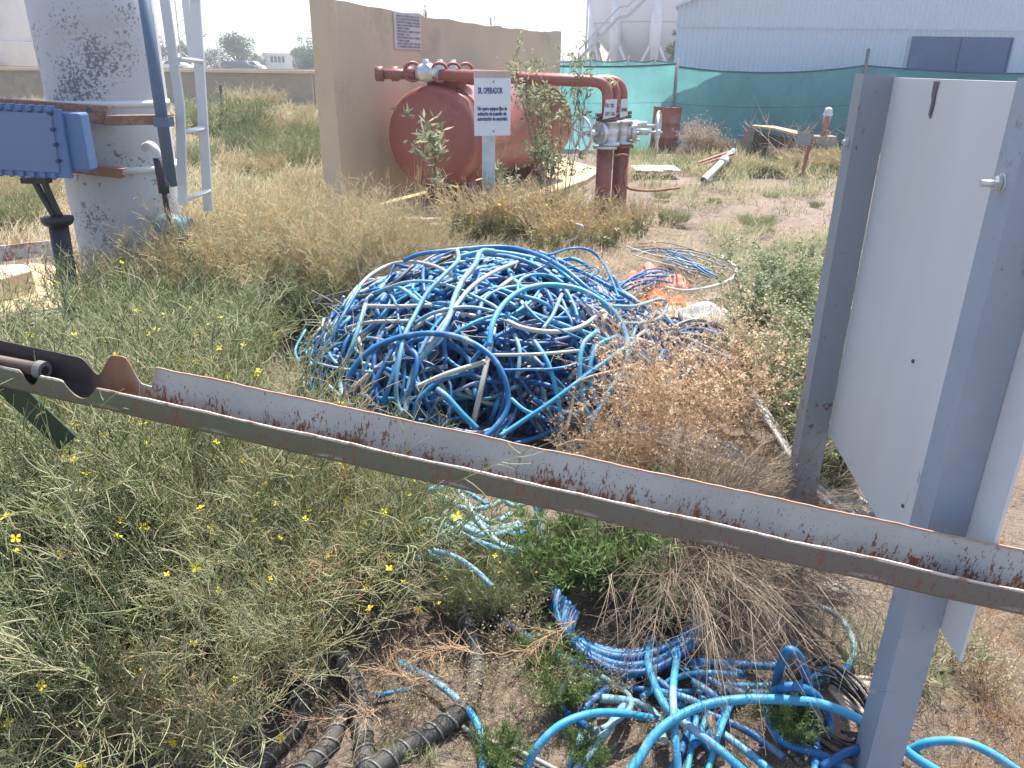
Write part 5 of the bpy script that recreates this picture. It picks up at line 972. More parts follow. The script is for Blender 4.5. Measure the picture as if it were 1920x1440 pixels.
# grey hoses on the left pad, loops in the grass behind
for i in range(7):
    P_ = T([(-30, 600+i*9, .06), (60, 585+i*8, .09), (130, 575+i*6, .08)]); hose(P_, .010, (H_pale, H_grey)[i % 2], ['pale grey hose lying on the tan pad at the left edge', 'grey hose lying on the tan pad at the left edge'][i % 2], 'grey hoses on the left pad', 7)
hose(T([(566,425,.1),(566,400,.22),(590,388,.32),(622,389,.3)]), .018, H_pale, 'grey hose loop rising from the grass left of the slab')
hose(T([(660,430,.08),(690,424,.12),(720,428,.12),(740,445,.05)]), .016, H_deep, 'dark blue hose lying on the grass in front of the slab')
hose(T([(1060,460,.1),(1085,440,.2),(1092,425,.3),(1080,420,.3)]), .012, H_pale, 'thin pale cable curling above the weeds below the red columns')
# ================================================================ plants
P_mus = plantmat('mustard_stems', [(0, (.12, .18, .06)), (.3, (.40, .45, .25)), (.55, (.61, .61, .42)), (.8, (.69, .60, .42)), (1, (.73, .58, .38))], .5)
P_dry = plantmat('dry_grass', [(0, (.30, .29, .16)), (.4, (.47, .40, .27)), (.7, (.60, .51, .36)), (1, (.66, .58, .44))], .5)
P_brn = plantmat('brown_bush', [(0, (.32, .20, .12)), (.5, (.64, .44, .27)), (.8, (.72, .54, .36)), (1, (.78, .64, .46))], .35)
P_tum = plantmat('tumbleweed_stems', [(0, (.26, .19, .14)), (.5, (.46, .36, .27)), (1, (.62, .52, .42))], .3)
P_twg = plantmat('grey_twigs', [(0, (.14, .10, .075)), (.5, (.27, .21, .155)), (1, (.42, .35, .27))], .1)
P_grn = plantmat('green_leaf', [(0, (.045, .09, .025)), (.5, (.13, .21, .07)), (1, (.28, .35, .16))], .45)
P_sil = plantmat('silvery_leaf', [(0, (.10, .14, .06)), (.5, (.30, .33, .18)), (1, (.58, .58, .44))], .45)
P_yel = plantmat('yellow_petal', [(0, (.75, .58, .02)), (1, (.85, .72, .05))], .3)
P_far = plantmat('tree_leaf', [(0, (.035, .06, .035)), (.5, (.09, .13, .07)), (1, (.20, .24, .14))], .25)
P_bark = flat('bark', (.13, .10, .08), .9)
def rnd(n, lo, hi): return rng.uniform(lo, hi, n)
def flowers(P, n, s=.006):
    """small four-petalled heads on strand ends"""
    i = rng.integers(0, len(P), n); c = P[i, -1]; V = Veg(); up = unit(rng.normal(0, .5, (n, 3))+np.array([0, -.3, 1.])); a = unit(np.cross(up, rng.normal(size=(n, 3)))); b = np.cross(up, a)
    for q in range(4):
        d = a*math.cos(q*1.57)+b*math.sin(q*1.57); s_ = np.cross(up, d)
        v = np.stack([c, c+(d+s_*.5)*s, c+d*s*1.5+up*s*.25, c+(d-s_*.5)*s], 1).reshape(-1, 3); V.raw(v, np.arange(4*n).reshape(n, 4), np.repeat(rnd(n, 0, 1), 4))
    return V
def mustard(rad=.4, h=.6, n=60, lv1=13, lv2=150, dry=.5, fl=40, thick=1., droop=.35, lean=.75, az=None, fs=.0062):
    V = Veg(); S = stems(n, rad*.45, h, lean, droop, 8, .016, az=az); dr = np.clip(rng.normal(dry, .22, n), 0, 1)
    V.strands(S, .0018*thick, np.clip(.45+dr*.5, 0, 1), 3)
    i0 = n*lv1; A = grow(S, i0, .2, 1, h*.36, .62, .06, 6, .24, .35); V.strands(A, .0011*thick, np.clip(rng.normal(dry*.9+.06, .16, i0), 0, 1), 3)
    i1 = n*lv2; B = grow(A, i1, .05, 1, .055, .72, .0, 4, .4, .25); t = np.clip(rng.normal(dry*.88, .2, i1), 0, 1)
    V.strands(B, .0014*thick, t, 3, taper=.5)
    k = n*26; lf = grow(S, k, .02, .6, .03, 1.1, 0, 2, .1, .2, .4); V.leaves(lf[:, 0], lf[:, 1]-lf[:, 0], .034*thick, .0035*thick, np.clip(rng.normal(.2, .15, k), 0, 1))
    return V, (flowers(np.concatenate([A, B[:len(A)]]) if False else A[A[:, -1, 2] > h*.3] if (A[:, -1, 2] > h*.3).any() else A, fl, fs) if fl else None)
def plant(name, label, cat, loc, V, F=None, mat_=None, group=None, leafmat=None, trunk=None):
    e = empty(name, loc, label, cat, group); s = V.build('foliage' if name != 'dry_bush' else 'twigs', [mat_ or P_mus], None); s.parent = e
    if F: f = F.build('flowers', [P_yel], None); f.parent = e; f['kind'] = 'stuff'
    if trunk: t = trunk; t.parent = e
    return e
def copyp(src, loc, label, rz=0, sc=1., group=None, szz=None):
    c = src.copy(); C.objects.link(c); c.location = loc; c.rotation_euler[2] = rz; c.scale = (sc, sc, szz or sc); c['label'] = label
    if group: c['group'] = group
    for ch in src.children:
        d = ch.copy(); C.objects.link(d); d.parent = c
    return c
# ---- foreground flowering bushes
gA = 'yellow flowering weeds in the foreground'
m1 = plant('flowering_weed', 'big tangled green weed with small yellow flowers at the left of the foreground', 'weed', (-.80, 1.80, 0), *mustard(.55, .82, 105, 15, 200, .45, 110, fs=.0075, lean=.85, droop=.28, az=(2.3, 1.0)), group=gA)
m1.rotation_euler[2] = .8; m1.location[1] = 1.66
m2 = plant('flowering_weed', 'greener flowering weed in the middle foreground reaching toward the blue coil', 'weed', (-.52, 2.08, 0), *mustard(.40, .48, 75, 13, 150, .36, 60, fs=.0075), group=gA)
m3 = plant('flowering_weed', 'straw toned flowering weed sprawling over the spiral hoses at the bottom left', 'weed', (-.95, 1.50, 0), *mustard(.55, .42, 75, 12, 120, .55, 50, fs=.0075, droop=.55, lean=1.1), group=gA)
for i, (s_, x_, y_, sc, rz, lb) in enumerate((
    (m1, -1.30, 1.95, .95, .3, 'flowering weed cut by the left edge just under the rail'), (m2, -.78, 2.25, .72, 1.1, 'flowering weed below the middle left of the rail'), (m1, -1.05, 2.3, .66, .9, 'flowering weed growing right behind the torch cut part of the rail'),
    (m3, -.72, 1.72, .5, 2.9, 'low flowering weed whose stems reach toward the open spiral hose'), (m3, -1.35, 1.35, .9, 5.1, 'sprawling weed at the very bottom left corner'), (m2, -.12, 2.0, .26, 3.6, 'small flowering weed over the pale hoses under the rail'),
    (m1, -.50, 1.78, .62, .9, 'upright flowering weed in the heart of the foreground thicket'), (m2, -1.2, 1.75, .9, .7, 'dense green flowering weed left of centre in the thicket'))):
    copyp(s_, (x_, y_, 0), lb, rz, sc)
m4 = plant('dry_weed', 'bleached straw coloured weed mixed into the upper part of the foreground thicket', 'weed', (-.85, 2.35, 0), *mustard(.4, .56, 40, 12, 80, .95, 6, 1.05), group='bleached weeds in the foreground')
for x_, y_, sc, rz, lb in ((-.50, 2.40, .36, 2, 'bleached straw weed right under the rail near the pale hoses'), (-1.3, 1.8, .95, 4, 'bleached straw weed at the left side of the thicket'), (-.62, 1.85, .75, 5, 'bleached straw weed in the middle of the thicket'), (-1.6, 2.5, .9, 1, 'bleached straw weed below the torch cut end of the rail'), (-.8, 1.45, .6, 3, 'bleached straw weed drooping at the lower edge of the thicket')): copyp(m4, (x_, y_, 0), lb, rz, sc)
copyp(m1, (-1.95, 1.75, 0), 'flowering weed just past the left edge of the thicket', .2, .9); copyp(w1, (-2.6, 2.6, 0), 'green weed standing left of the torch cut rail end', 2, .9) if 'w1' in globals() else None
for px, py, sc, rz, lb in ((960, 1120, .42, 1, 'low green weed on the dirt just left of the leafy ones under the rail'), (900, 1150, .38, 3, 'low green weed beside the top of the open spiral hose'), (1030, 1130, .3, 4.4, 'low green weed under the rail among hose ends')): copyp(m2, G(px, py), lb, rz, sc)
# ---- weeds behind the rail, left of the heap
gB = 'weeds left of the heap'
w1 = plant('flowering_weed', 'green flowering weed standing left of the heap behind the rail', 'weed', (-1.6, 3.35, 0), *mustard(.5, .58, 75, 12, 110, .40, 42, 1.25), group=gB)
w2 = plant('dry_weed', 'pale golden dry weed rising highest behind the left end of the heap', 'weed', (-1.15, 4.9, 0), *mustard(.55, .68, 95, 13, 120, .88, 8, 1.3, .15, .55), group=gB)
for s_, x_, y_, sc, rz, lb in ((w1, -1.50, 3.75, .8, 1.3, 'green flowering weed touching the left flank of the heap'), (w1, -2.0, 3.0, .75, 3.1, 'green flowering weed behind the torch cut end of the rail'), (w1, -2.05, 3.9, .95, 4.4, 'flowering weed between the mast foot and the heap'),
    (w2, -1.7, 4.6, 1.0, 2.0, 'golden dry weed in front of the ladder foot'), (w2, -.75, 5.3, .78, 4.4, 'golden dry weed just behind the top left of the heap'), (w2, -2.15, 4.35, .82, 5.2, 'golden dry weed leaning on the foot of the white mast'), (w2, -1.9, 5.7, .95, .5, 'golden dry weed right behind the ladder'), (w2, -1.25, 5.9, .9, 3.3, 'golden dry weed between the ladder and the tan wall'),
    (w1, -1.6, 2.85, .5, 2.5, 'small green weed at the front left of the heap above the rail'), (w1, -1.35, 4.7, .75, 2.2, 'grey green weed among the golden ones behind the heap'), (w1, -2.0, 5.2, .8, 4.2, 'grey green weed among the golden ones at the ladder foot'), (w1, -.95, 5.9, .6, 1.2, 'grey green weed between the slab and the golden weeds'), (w1, -2.7, 3.6, .7, .3, 'green weed at the foot of the black conduit')): copyp(s_, (x_, y_, 0), lb, rz, sc)
# ---- weeds in front of the tank and around the red columns
gC = 'weeds in front of the red tank'
w3 = plant('dry_weed', 'loose golden dry weed in front of the middle of the red tank', 'weed', G(945, 455), *mustard(.55, .46, 55, 8, 34, 1.0, 10, 2.2, .1, .7, fs=.012), group=gC)
for s_, px, py, sc, rz, lb in ((w3, 890, 452, 1, 1, 'golden weed in front of the left tank saddle'), (w3, 1000, 456, 1.05, 2.3, 'golden weed in front of the operator notice post'), (w3, 1062, 448, .9, 3.9, 'green gold weed just left of the red columns'), (w3, 1180, 440, .7, 5, 'golden weed at the foot of the red columns'), (w3, 1040, 472, .8, .4, 'low green weed behind the top of the heap'), (w3, 1120, 462, .7, .8, 'golden weed behind the thin loop of the heap'), (w3, 700, 455, .6, 2, 'low green weed in front of the slab'), (w1, 800, 470, .38, 2.8, 'low green weed between the slab and the heap top')):
    copyp(s_, G(px, py), lb, rz, sc, gC)
# ---- brown dry bush with seed clusters right of the heap
def seedbush(rad, h, n, lv1, lv2, clus, thick=1., az=None):
    V = Veg(); S = stems(n, rad*.3, h, .8, .12, 8, .02, .4, az); V.strands(S, .0019*thick, rnd(n, .4, .9), 3)
    A = grow(S, n*lv1, .25, 1, h*.33, .9, -.02, 5, .2, .45); V.strands(A, .0012*thick, rnd(len(A), .35, 1), 3)
    B = grow(A, n*lv2, .2, 1, h*.12, 1, 0, 4, .25, .35); V.strands(B, .0008*thick, rnd(len(B), .3, 1), 3)
    i = rng.integers(0, len(B), clus); c = B[i, -1]+rng.normal(0, .005, (clus, 3))
    V.leaves(c, rng.normal(size=(clus, 3)), .0115*thick, .004*thick, rnd(clus, .4, 1)); return V
b1 = plant('dry_bush', 'brown dry bush with rusty seed clusters in front of the right end of the heap', 'bush', (.70, 2.95, 0), seedbush(.5, .66, 56, 9, 26, 7500), None, P_brn, 'brown dry bushes')
for x_, y_, sc, rz, lb in ((.56, 2.7, .62, 4, 'smaller brown dry bush leaning over the rail at its middle'), (.30, 2.8, .40, 1.2, 'thin brown seed stalks in front of the heap'), (.88, 2.66, .42, 3, 'low brown dry bush just above the rail by the far sign post')): copyp(b1, (x_, y_, 0), lb, rz, sc)
d1 = plant('dry_weed', 'small bleached dry weed standing among the hoses left of the spiral hose end', 'weed', G(905, 1330), seedbush(.12, .16, 18, 7, 14, 300, .6), None, P_dry, 'small dry weeds among the near hoses')
for px, py, sc, rz, lb in ((1140, 1300, .8, 1, 'small dry weed below the coil'), (1010, 1330, 1., 2, 'small dry weed left of the left arch hose'), (950, 1230, 1.1, 3, 'dry weed where the dappled hose leaves the thicket'), (1380, 1350, .8, 4, 'dry weed between the straight hoses and the coiled loop'), (1560, 1210, .9, 5, 'dry weed inside the pale curved hose'), (1690, 1180, 1., 6, 'dry weed behind the near sign post'), (1220, 1400, .7, 2.5, 'dry weed under the wide arch hose'), (1840, 1300, 1.1, 3.5, 'dry weed on the bare dirt right of the post'), (1480, 1180, 1.2, 4.5, 'dry weed at the right end of the twig bush'), (780, 1330, 1., .5, 'dry weed between the two spiral hoses')): copyp(d1, G(px, py), lb, rz, sc)
# ---- grey drooping twig bush under the rail
def twigbush(h, n, lv1, lv2, az):
    V = Veg(); S = stems(n, .07, h, 1.25, .62, 10, .014, .35, az); V.strands(S, .0016, rnd(n, .35, 1), 3)
    A = grow(S, n*lv1, .2, 1, h*.3, .5, .25, 6, .15, -.1); V.strands(A, .0009, rnd(len(A), .2, 1), 3)
    B = grow(A, n*lv2, .1, 1, h*.1, .8, .1, 3, .2, 0); V.strands(B, .0006, rnd(len(B), 0, .8), 3); return V
c_ = G(1330, 1120); plant('dry_bush', 'grey brown bush of drooping bare twigs over the blue coil under the rail', 'bush', (c_.x-.12, c_.y+.10, 0), twigbush(.58, 150, 16, 80, (R(-35), .8)), None, P_twg)
c_ = G(1300, 1060); plant('dry_bush', 'second bare twig bush directly below the rail', 'bush', (c_.x-.02, c_.y+.06, 0), twigbush(.42, 85, 12, 50, (R(-60), 1.2)), None, P_twg)
# ---- leafy weeds
def leafy(h, n, nl, LL, W, lean=.5, droop=.1, side=8, tint=(.2, .9)):
    V = Veg(); S = stems(n, .05, h, lean, droop, 7, .012); V.strands(S, .0016, rnd(n, .4, .8), 3)
    A = grow(S, n*side, .1, .95, h*.25, .8, 0, 4, .15, .5); V.strands(A, .001, rnd(len(A), .3, .8), 3); Q = np.concatenate([A, A, S[:, :4], S[:, 3:7]]) if False else A
    L = grow(Q, nl, .05, 1, LL, .8, 0, 2, .0, .3); V.leaves(L[:, 0], L[:, 1]-L[:, 0], rnd(nl, .6, 1.2)*LL, W, rnd(nl, *tint)); return V
l1 = plant('leafy_weed', 'bright green narrow leaved weed hanging over the blue coil below the rail', 'weed', G(1120, 1110), leafy(.34, 44, 5200, .034, .0028, .8, .2, 12), None, P_grn, 'leafy weeds by the coil')
for px, py, sc, rz, lb in ((1200, 1120, .9, 2, 'green leafy weed left of the grey twigs'), (1050, 1130, .85, 3.2, 'green leafy weed at the left end of the blue coil'), (1060, 1330, .45, 5, 'small green leafy weed on the dirt left of the coil'), (1010, 1260, .4, 1, 'small feathery weed beside the hose coming out of the thicket'), (1250, 1180, .62, 4, 'blue green leafy weed over the right part of the coil'), (1480, 1400, .42, 2.6, 'short green tuft inside the coiled loops at the bottom'), (930, 1440, .35, .5, 'tiny feathery weed beside the light blue hose at the bottom'), (1390, 1090, .5, 1.9, 'leafy weed tucked under the rail near the twigs'), (1105, 1445, .3, 3.3, 'tiny weed growing between the pale hose and the arch at the bottom')): copyp(l1, G(px, py), lb, rz, sc)
g2 = plant('grass_tuft', 'green grass tuft below the tip of the sign panel', 'grass tuft', G(1770, 1235), leafy(.10, 26, 260, .08, .002, 1.0, .4, 3), None, P_sil, 'grass tufts by the sign posts')
for px, py, sc, rz, lb in ((1640, 1250, 1.0, 2, 'grass tuft just left of the near sign post'), (1700, 1290, .8, 4, 'grass tuft just right of the near sign post'), (790, 1430, .5, 3, 'green tuft in front of the open spiral hose'), (720, 1440, .6, 1, 'green tuft at the bottom edge between two spiral hoses')): copyp(g2, G(px, py), lb, rz, sc)
# ---- shrub with pinnate leaves beside the far post
def pinnate(h, n, fronds, lf, LL, W, lean=.45, fl=.11):
    V = Veg(); S = stems(n, .14, h, lean, .08, 8, .014); V.strands(S, .0022, rnd(n, .05, .4), 3)
    A = grow(S, fronds, .12, 1, fl, .9, .1, 6, .15, .25, .3); V.strands(A, .0009, rnd(len(A), .1, .5), 3)
    T_ = unit(A[:, 1:]-A[:, :-1]); k = np.tile(np.arange(5), lf)[:lf*5]; pts, dirs = [], []
    for j in range(5):
        for f in (.25, .75):
            p_ = A[:, j]*(1-f)+A[:, j+1]*f; sd = unit(np.cross(T_[:, j], rng.normal(0, .3, (len(A), 3))+np.array([0, 0, 1.])))
            for q in (-1, 1): pts.append(p_); dirs.append(sd*q+T_[:, j]*.45)
    pts, dirs = np.concatenate(pts), np.concatenate(dirs); V.leaves(pts, dirs, LL, W, np.clip(rng.normal(.5, .25, len(pts)), 0, 1)); return V
s1 = plant('pinnate_shrub', 'loose shrub with rows of small silvery oval leaves beside the far sign post', 'shrub', (1.30, 3.25, 0), pinnate(.62, 40, 1000, 1, .019, .0048), None, P_sil, 'pinnate leaved shrubs')
for x_, y_, sc, rz, lb in ((1.45, 3.85, 1.1, 2, 'taller pinnate leaved shrub behind, with one long bare stem'), (1.25, 2.75, .7, 4, 'low pinnate leaved shrub in the shade of the sign'), (1.75, 4.5, 1.0, 5, 'pinnate leaved shrub farther back hidden partly by the far post'), (1.5, 2.55, .6, 1, 'small pinnate leaved shrub behind the sign panel foot')): copyp(s1, (x_, y_, 0), lb, rz, sc)
V = Veg(); S = np.array([[[1.62, 3.9, 0], [1.62, 3.9, .35], [1.63, 3.9, .62], [1.62, 3.91, .85], [1.635, 3.92, 1.05], [1.65, 3.92, 1.2]]]); S = np.repeat(S, 1, 0); V.strands(S, .004, [.1], 3); A = grow(S, 22, .3, 1, .12, .8, 0, 5, .2, .4); V.strands(A, .0015, rnd(22, .1, .5), 3); L = grow(A, 160, .1, 1, .02, .8); V.leaves(L[:, 0], L[:, 1]-L[:, 0], .02, .004, rnd(160, .2, .9))
plant('sapling', 'single tall thin dark stem with few leaves left of the far sign post', 'plant', (0, 0, 0), V, None, P_sil)
# ---- shrub and leafy weed in front of the red tank
c_ = G(1010, 395); hz = 1.72
def tallshrub(h, n, side, nl, LL, W):
    V = Veg(); S = stems(n, .14, h, .28, .0, 9, .02, .3); V.strands(S, .006, rnd(n, .05, .3), 3)
    A = grow(S, n*side, .3, 1, h*.22, .7, 0, 5, .2, .5); V.strands(A, .003, rnd(len(A), .1, .5), 3); B = grow(A, n*side*4, .2, 1, h*.1, .8, 0, 4, .2, .2); V.strands(B, .0016, rnd(len(B), .1, .5), 3)
    L = grow(B, nl, .1, 1, LL, .9, .1, 2, 0, 0); V.leaves(L[:, 0], L[:, 1]-L[:, 0], rnd(nl, .7, 1.2)*LL, W, np.clip(rng.normal(.6, .25, nl), 0, 1)); return V
plant('tall_shrub', 'tall airy grey green shrub growing in front of the right half of the red tank', 'shrub', (.46, 8.5, 0), tallshrub(1.6, 9, 9, 2900, .060, .0085), None, P_sil)
plant('leafy_weed', 'upright coarse leaved weed in front of the left end of the red tank', 'weed', (-.76, 8.4, 0), tallshrub(1.0, 3, 7, 230, .13, .016), None, P_sil)
plant('leafy_weed', 'coarse leaved weed low between the notice post and the shrub', 'weed', (-.15, 8.5, 0), tallshrub(.5, 5, 7, 300, .12, .012), None, P_sil)
V = Veg(); S = stems(7, .12, .8, .25, 0, 6, .012, .2); V.strands(S, .005, rnd(7, .4, .8), 3); plant('reed_stems', 'bare reddish reed stems standing before the left saddle', 'plant', (-1.05, 8.5, 0), V, None, P_brn)
# ---- tumbleweed, scrub by the fence
t1 = plant('tumbleweed', 'dried brown tumbleweed piled right of the steel drum', 'tumbleweed', G(1308, 300), seedbush(.5, .58, 60, 10, 40, 2500, 2.2), None, P_tum, 'dried tumbleweeds')
for px, py, sc, rz, lb in ((1284, 303, .42, 2, 'smaller tumbleweed right of the drum'), (1345, 300, .6, 4, 'low tumbleweed behind the red boards'), (1455, 306, .42, 1, 'tumbleweed caught in front of the tipped trough'), (1500, 298, .35, 5, 'tumbleweed behind the stake sign')): copyp(t1, G(px, py), lb, rz, sc)
V = Veg(); S = stems(26, .5, .75, .9, .25, 10, .05, .4); V.strands(S, .010, rnd(26, .5, 1), 3); A = grow(S, 130, .2, 1, .3, 1, 0, 6, .4, .1); V.strands(A, .005, rnd(130, .4, 1), 3)
plant('dead_branches', 'pale twisted dead branches heaped against the tipped trough', 'branches', G(1465, 304), V, None, P_tum)
f1 = plant('dry_weed', 'yellow grass clump round the stake sign', 'weed', G(1510, 325), *mustard(.7, .28, 60, 9, 50, .85, 0, 2.4, .2, .8), group='dry clumps on the right field')
for px, py, sc, rz, lb in ((1560, 320, 1, 1, 'yellow grass clump cut by the far sign post'), (1440, 328, .8, 3, 'grey grass clump below the trough'), (1400, 326, .65, 5, 'grey grass clump right of the fallen pipe mouth'), (1365, 322, .5, 2, 'small grass clump beside the fallen pipe'), (1540, 300, .8, 4, 'grass clump around the standpipe block')): copyp(f1, G(px, py), lb, rz, sc, szz=sc*.85)
# ---- scrub in the left field
k1 = plant('field_shrub', 'round green scrub in the left field right of the ladder', 'shrub', G(430, 275), *mustard(1.3, .85, 120, 11, 60, .30, 10, 3.0, .1, .9, fs=.014), group='scrub of the left field')
k2 = plant('field_shrub', 'large dry golden scrub against the low wall', 'shrub', G(480, 218), *mustard(1.5, .72, 120, 11, 60, .85, 0, 3.6, .1, .8), group='scrub of the left field')
for s_, px, py, sc, rz, lb in ((k2, 560, 228, .6, 1, 'brownish scrub left of the tan wall in the far field'), (k2, 400, 226, .55, 2, 'dry scrub beside the iron stake'), (k1, 550, 330, .62, 3, 'grey green scrub in front of the pale field pipes'), (k2, 545, 270, .8, 4, 'dry scrub in the middle of the left field'), (k1, 590, 290, .6, 5, 'green scrub touching the foot of the tan wall end'), (k2, 470, 345, .5, .6, 'brown scrub below the pale field pipes'), (k1, 470, 300, .6, 1.6, 'green scrub just behind the pale field pipes'), (k2, 590, 380, .45, 2.6, 'dry orange scrub at the corner of the tan wall'),
    (k1, 1240, 372, .17, 1, 'low grey green clump on the gravel nearest the red columns'), (k1, 1340, 380, .12, 2, 'low grey green clump in the middle of the gravel'), (k1, 1445, 372, .15, 3, 'low grey green clump below the trough on the gravel'), (k1, 1532, 388, .13, 4, 'low grey green clump on the gravel by the far sign post'), (k1, 1262, 415, .26, 5, 'larger grey green clump at the near edge of the gravel'), (k1, 1420, 425, .26, 6, 'grey green clump behind the far small heap'), (k2, 60, 215, .6, 3.6, 'dry scrub left of the mast near the low wall'), (k1, 30, 440, .42, 4.6, 'green scrub at the left edge above the kerb block'), (k2, 70, 400, .5, 5.6, 'brown scrub behind the black conduit'), (k1, 60, 385, .42, 2.2, 'grey green scrub under the blue box'), (k2, 620, 240, .5, 1.1, 'dry scrub at the end of the railing'), (k1, 360, 330, .5, 2.9, 'green scrub seen between the ladder rails')): copyp(s_, G(px, py), lb, rz, sc, 'grey green clumps on the gravel' if sc < .3 else None, sc*(.5 if sc < .3 else 1))
V = Veg(); S = stems(60, .08, .9, .7, .3, 8, .01, .3); S[..., 2] += 0; V.strands(S, .006, rnd(60, .6, 1), 3); plant('pampas_tuft', 'arching pale grass tuft above the blue box at the far left', 'grass tuft', AY(20, 215, 14)-Vector((0, 0, AY(20, 215, 14).z)), V, None, P_dry)

# ================================================================ uncountable growth
def proj(x, y, z=0):
    X, Y, Z_ = x, y, z-H; f = Y*Fv.y+Z_*Fv.z; r_ = X*Rv.x+Y*Rv.y+Z_*Rv.z; u = X*Uv.x+Y*Uv.y+Z_*Uv.z; return 960+FPX*r_/f, 720-FPX*u/f
def field(name, n_try, zone, hfun, per, rad, K, wid, sides=2, lean=.7, droop=.2, mat_=P_dry, tint=(.2, 1), side=0, cat='grass', label='', ys=(2, 30), branch=.35):
    """thick growth of many small tufts as one object; zone(px, py) gives the chance of a tuft"""
    V = Veg(); u = rng.uniform(0, 1, n_try); Y = 1/(1/ys[0]+(1/ys[1]-1/ys[0])*u); X = rng.uniform(-.8, .8, n_try)*(Y+1.2)
    px, py = proj(X, Y); keep = np.array([rng.uniform() < zone(a, b, x, y) for a, b, x, y in zip(px, py, X, Y)]); X, Y, px, py = X[keep], Y[keep], px[keep], py[keep]; m_ = len(X)
    N = m_*per; tuft = np.repeat(np.arange(m_), per); hs = np.array([hfun(a, b) for a, b in zip(px, py)])[tuft]*rng.uniform(.5, 1.15, N)*rng.uniform(.7, 1.15, m_)[tuft]
    S = stems(N, rad, 1., lean, droop, K, .02); tt = np.clip(rng.normal(0, .13, N)+rng.uniform(tint[0], tint[1], m_)[tuft], 0, 1); S = S*hs[:, None, None]
    S[..., 0] += (X[tuft]+rng.normal(0, rad, N))[:, None]; S[..., 1] += (Y[tuft]+rng.normal(0, rad, N))[:, None]
    wd_ = wid*np.maximum(1, Y[tuft]/4.5); V.strands(S, wd_, tt, sides)
    if side:
        A = grow(S, N*side, .25, 1, 1., .9, 0, 3, .25, .3); k = np.repeat(np.arange(1), 1)
        base = A[:, :1]; d = np.hypot(base[..., 0], base[..., 1]); A = base+(A-base)*branch*.18*np.maximum(1, d[..., None]/6); V.strands(A, (wid*.8*np.maximum(1, d[:, 0]/4.5)), np.clip(rng.normal(np.mean(tint), .2, len(A)), 0, 1), sides)
    o = V.build(name, [mat_]); tag(o, label, cat, kind='stuff'); return o
def inheap(x, y, k=1.08): return ((x-DC.x)/DR[0])**2+((y-DC.y)/DR[1])**2 < k
slabpts = [(v_.x, v_.y) for v_ in fr]
def onslab(x, y):
    return x > -2.2 and 7.6+.0 < y and (x-W0.x)*wd.y-(y-W0.y)*wd.x > 0 and y > 7.9+max(0, (x+.9))*.9*(1 if x > -.9 else 0) and x < 1.6
def inpad(x, y, px, py): return px < 165 and 485 < py < 680
def z_left(px, py, x, y):
    if inpad(x, y, px, py): return 0.03
    if px < 640 and 165 < py < 470: return .95
    if px < 300 and 470 <= py < 600: return .5
    return 0
field('dry_grass', 5200, z_left, lambda a, b: .34 if b > 200 else .24, 26, .14, 4, .0016, 2, .9, .2, P_dry, (.1, .95), 2, 'grass', 'dry beige grass and weeds covering the whole left field', (4.2, 28))
def z_leftg(px, py, x, y): return .8*(px < 640 and 215 < py < 470 and math.sin(x*1.3+1)+math.sin(y*.9+x*.4) > .5 and not inpad(x, y, px, py))
field('green_ground_cover', 3000, z_leftg, lambda a, b: .26, 26, .16, 4, .0018, 2, 1.0, .1, P_sil, (.1, .7), 2, 'ground cover', 'grey green low weeds in patches of the left field', (5, 22))
def z_mid(px, py, x, y):
    if inheap(x, y) or onslab(x, y): return 0
    if 540 < px < 1130 and 405 < py < 560: return .9
    if 1130 <= px < 1600 and 405 < py < 600: return .45 if py > 440 else .28
    if px >= 1330 and 560 <= py < 720: return .6
    if 860 < px < 1100 and 370 < py <= 405: return .3
    return 0
field('meadow_grass', 4200, z_mid, lambda a, b: .20 if a < 1130 else .11, 26, .09, 4, .0011, 2, 1.1, .3, P_dry, (.0, .9), 2, 'grass', 'short mixed grass between the slab and the blue heap', (3, 9))
field('green_ground_cover', 2400, lambda px, py, x, y: (.8 if (540 < px < 900 and 430 < py < 500) or (px > 1330 and 440 < py < 760) else 0)*(not inheap(x, y)), lambda a, b: .16, 26, .08, 4, .0012, 2, 1.1, .3, P_sil, (.15, .7), 2, 'ground cover', 'green low weeds between the slab, the heap and the far post', (3, 9))
def z_right(px, py, x, y):
    if onslab(x, y): return 0
    if px > 1080 and 292 < py < 335: return .6
    if px > 1150 and 335 <= py < 400: return .13 if math.sin(x*3)*math.sin(y*2.2) > .25 else .09
    if px > 1560 and 280 < py < 900: return .3
    return 0
field('dry_grass', 2600, z_right, lambda a, b: .19 if b < 335 else .09, 26, .16, 4, .0018, 2, 1.0, .2, P_dry, (.0, .5), 2, 'grass', 'grey dry weeds along the net fence and tufts on the pinkish gravel', (7, 17))
field('green_ground_cover', 2200, z_right, lambda a, b: .17 if b < 335 else .09, 26, .16, 4, .0018, 2, 1.0, .2, P_sil, (.05, .6), 2, 'ground cover', 'grey green low weeds near the net fence and on the gravel', (7, 17))
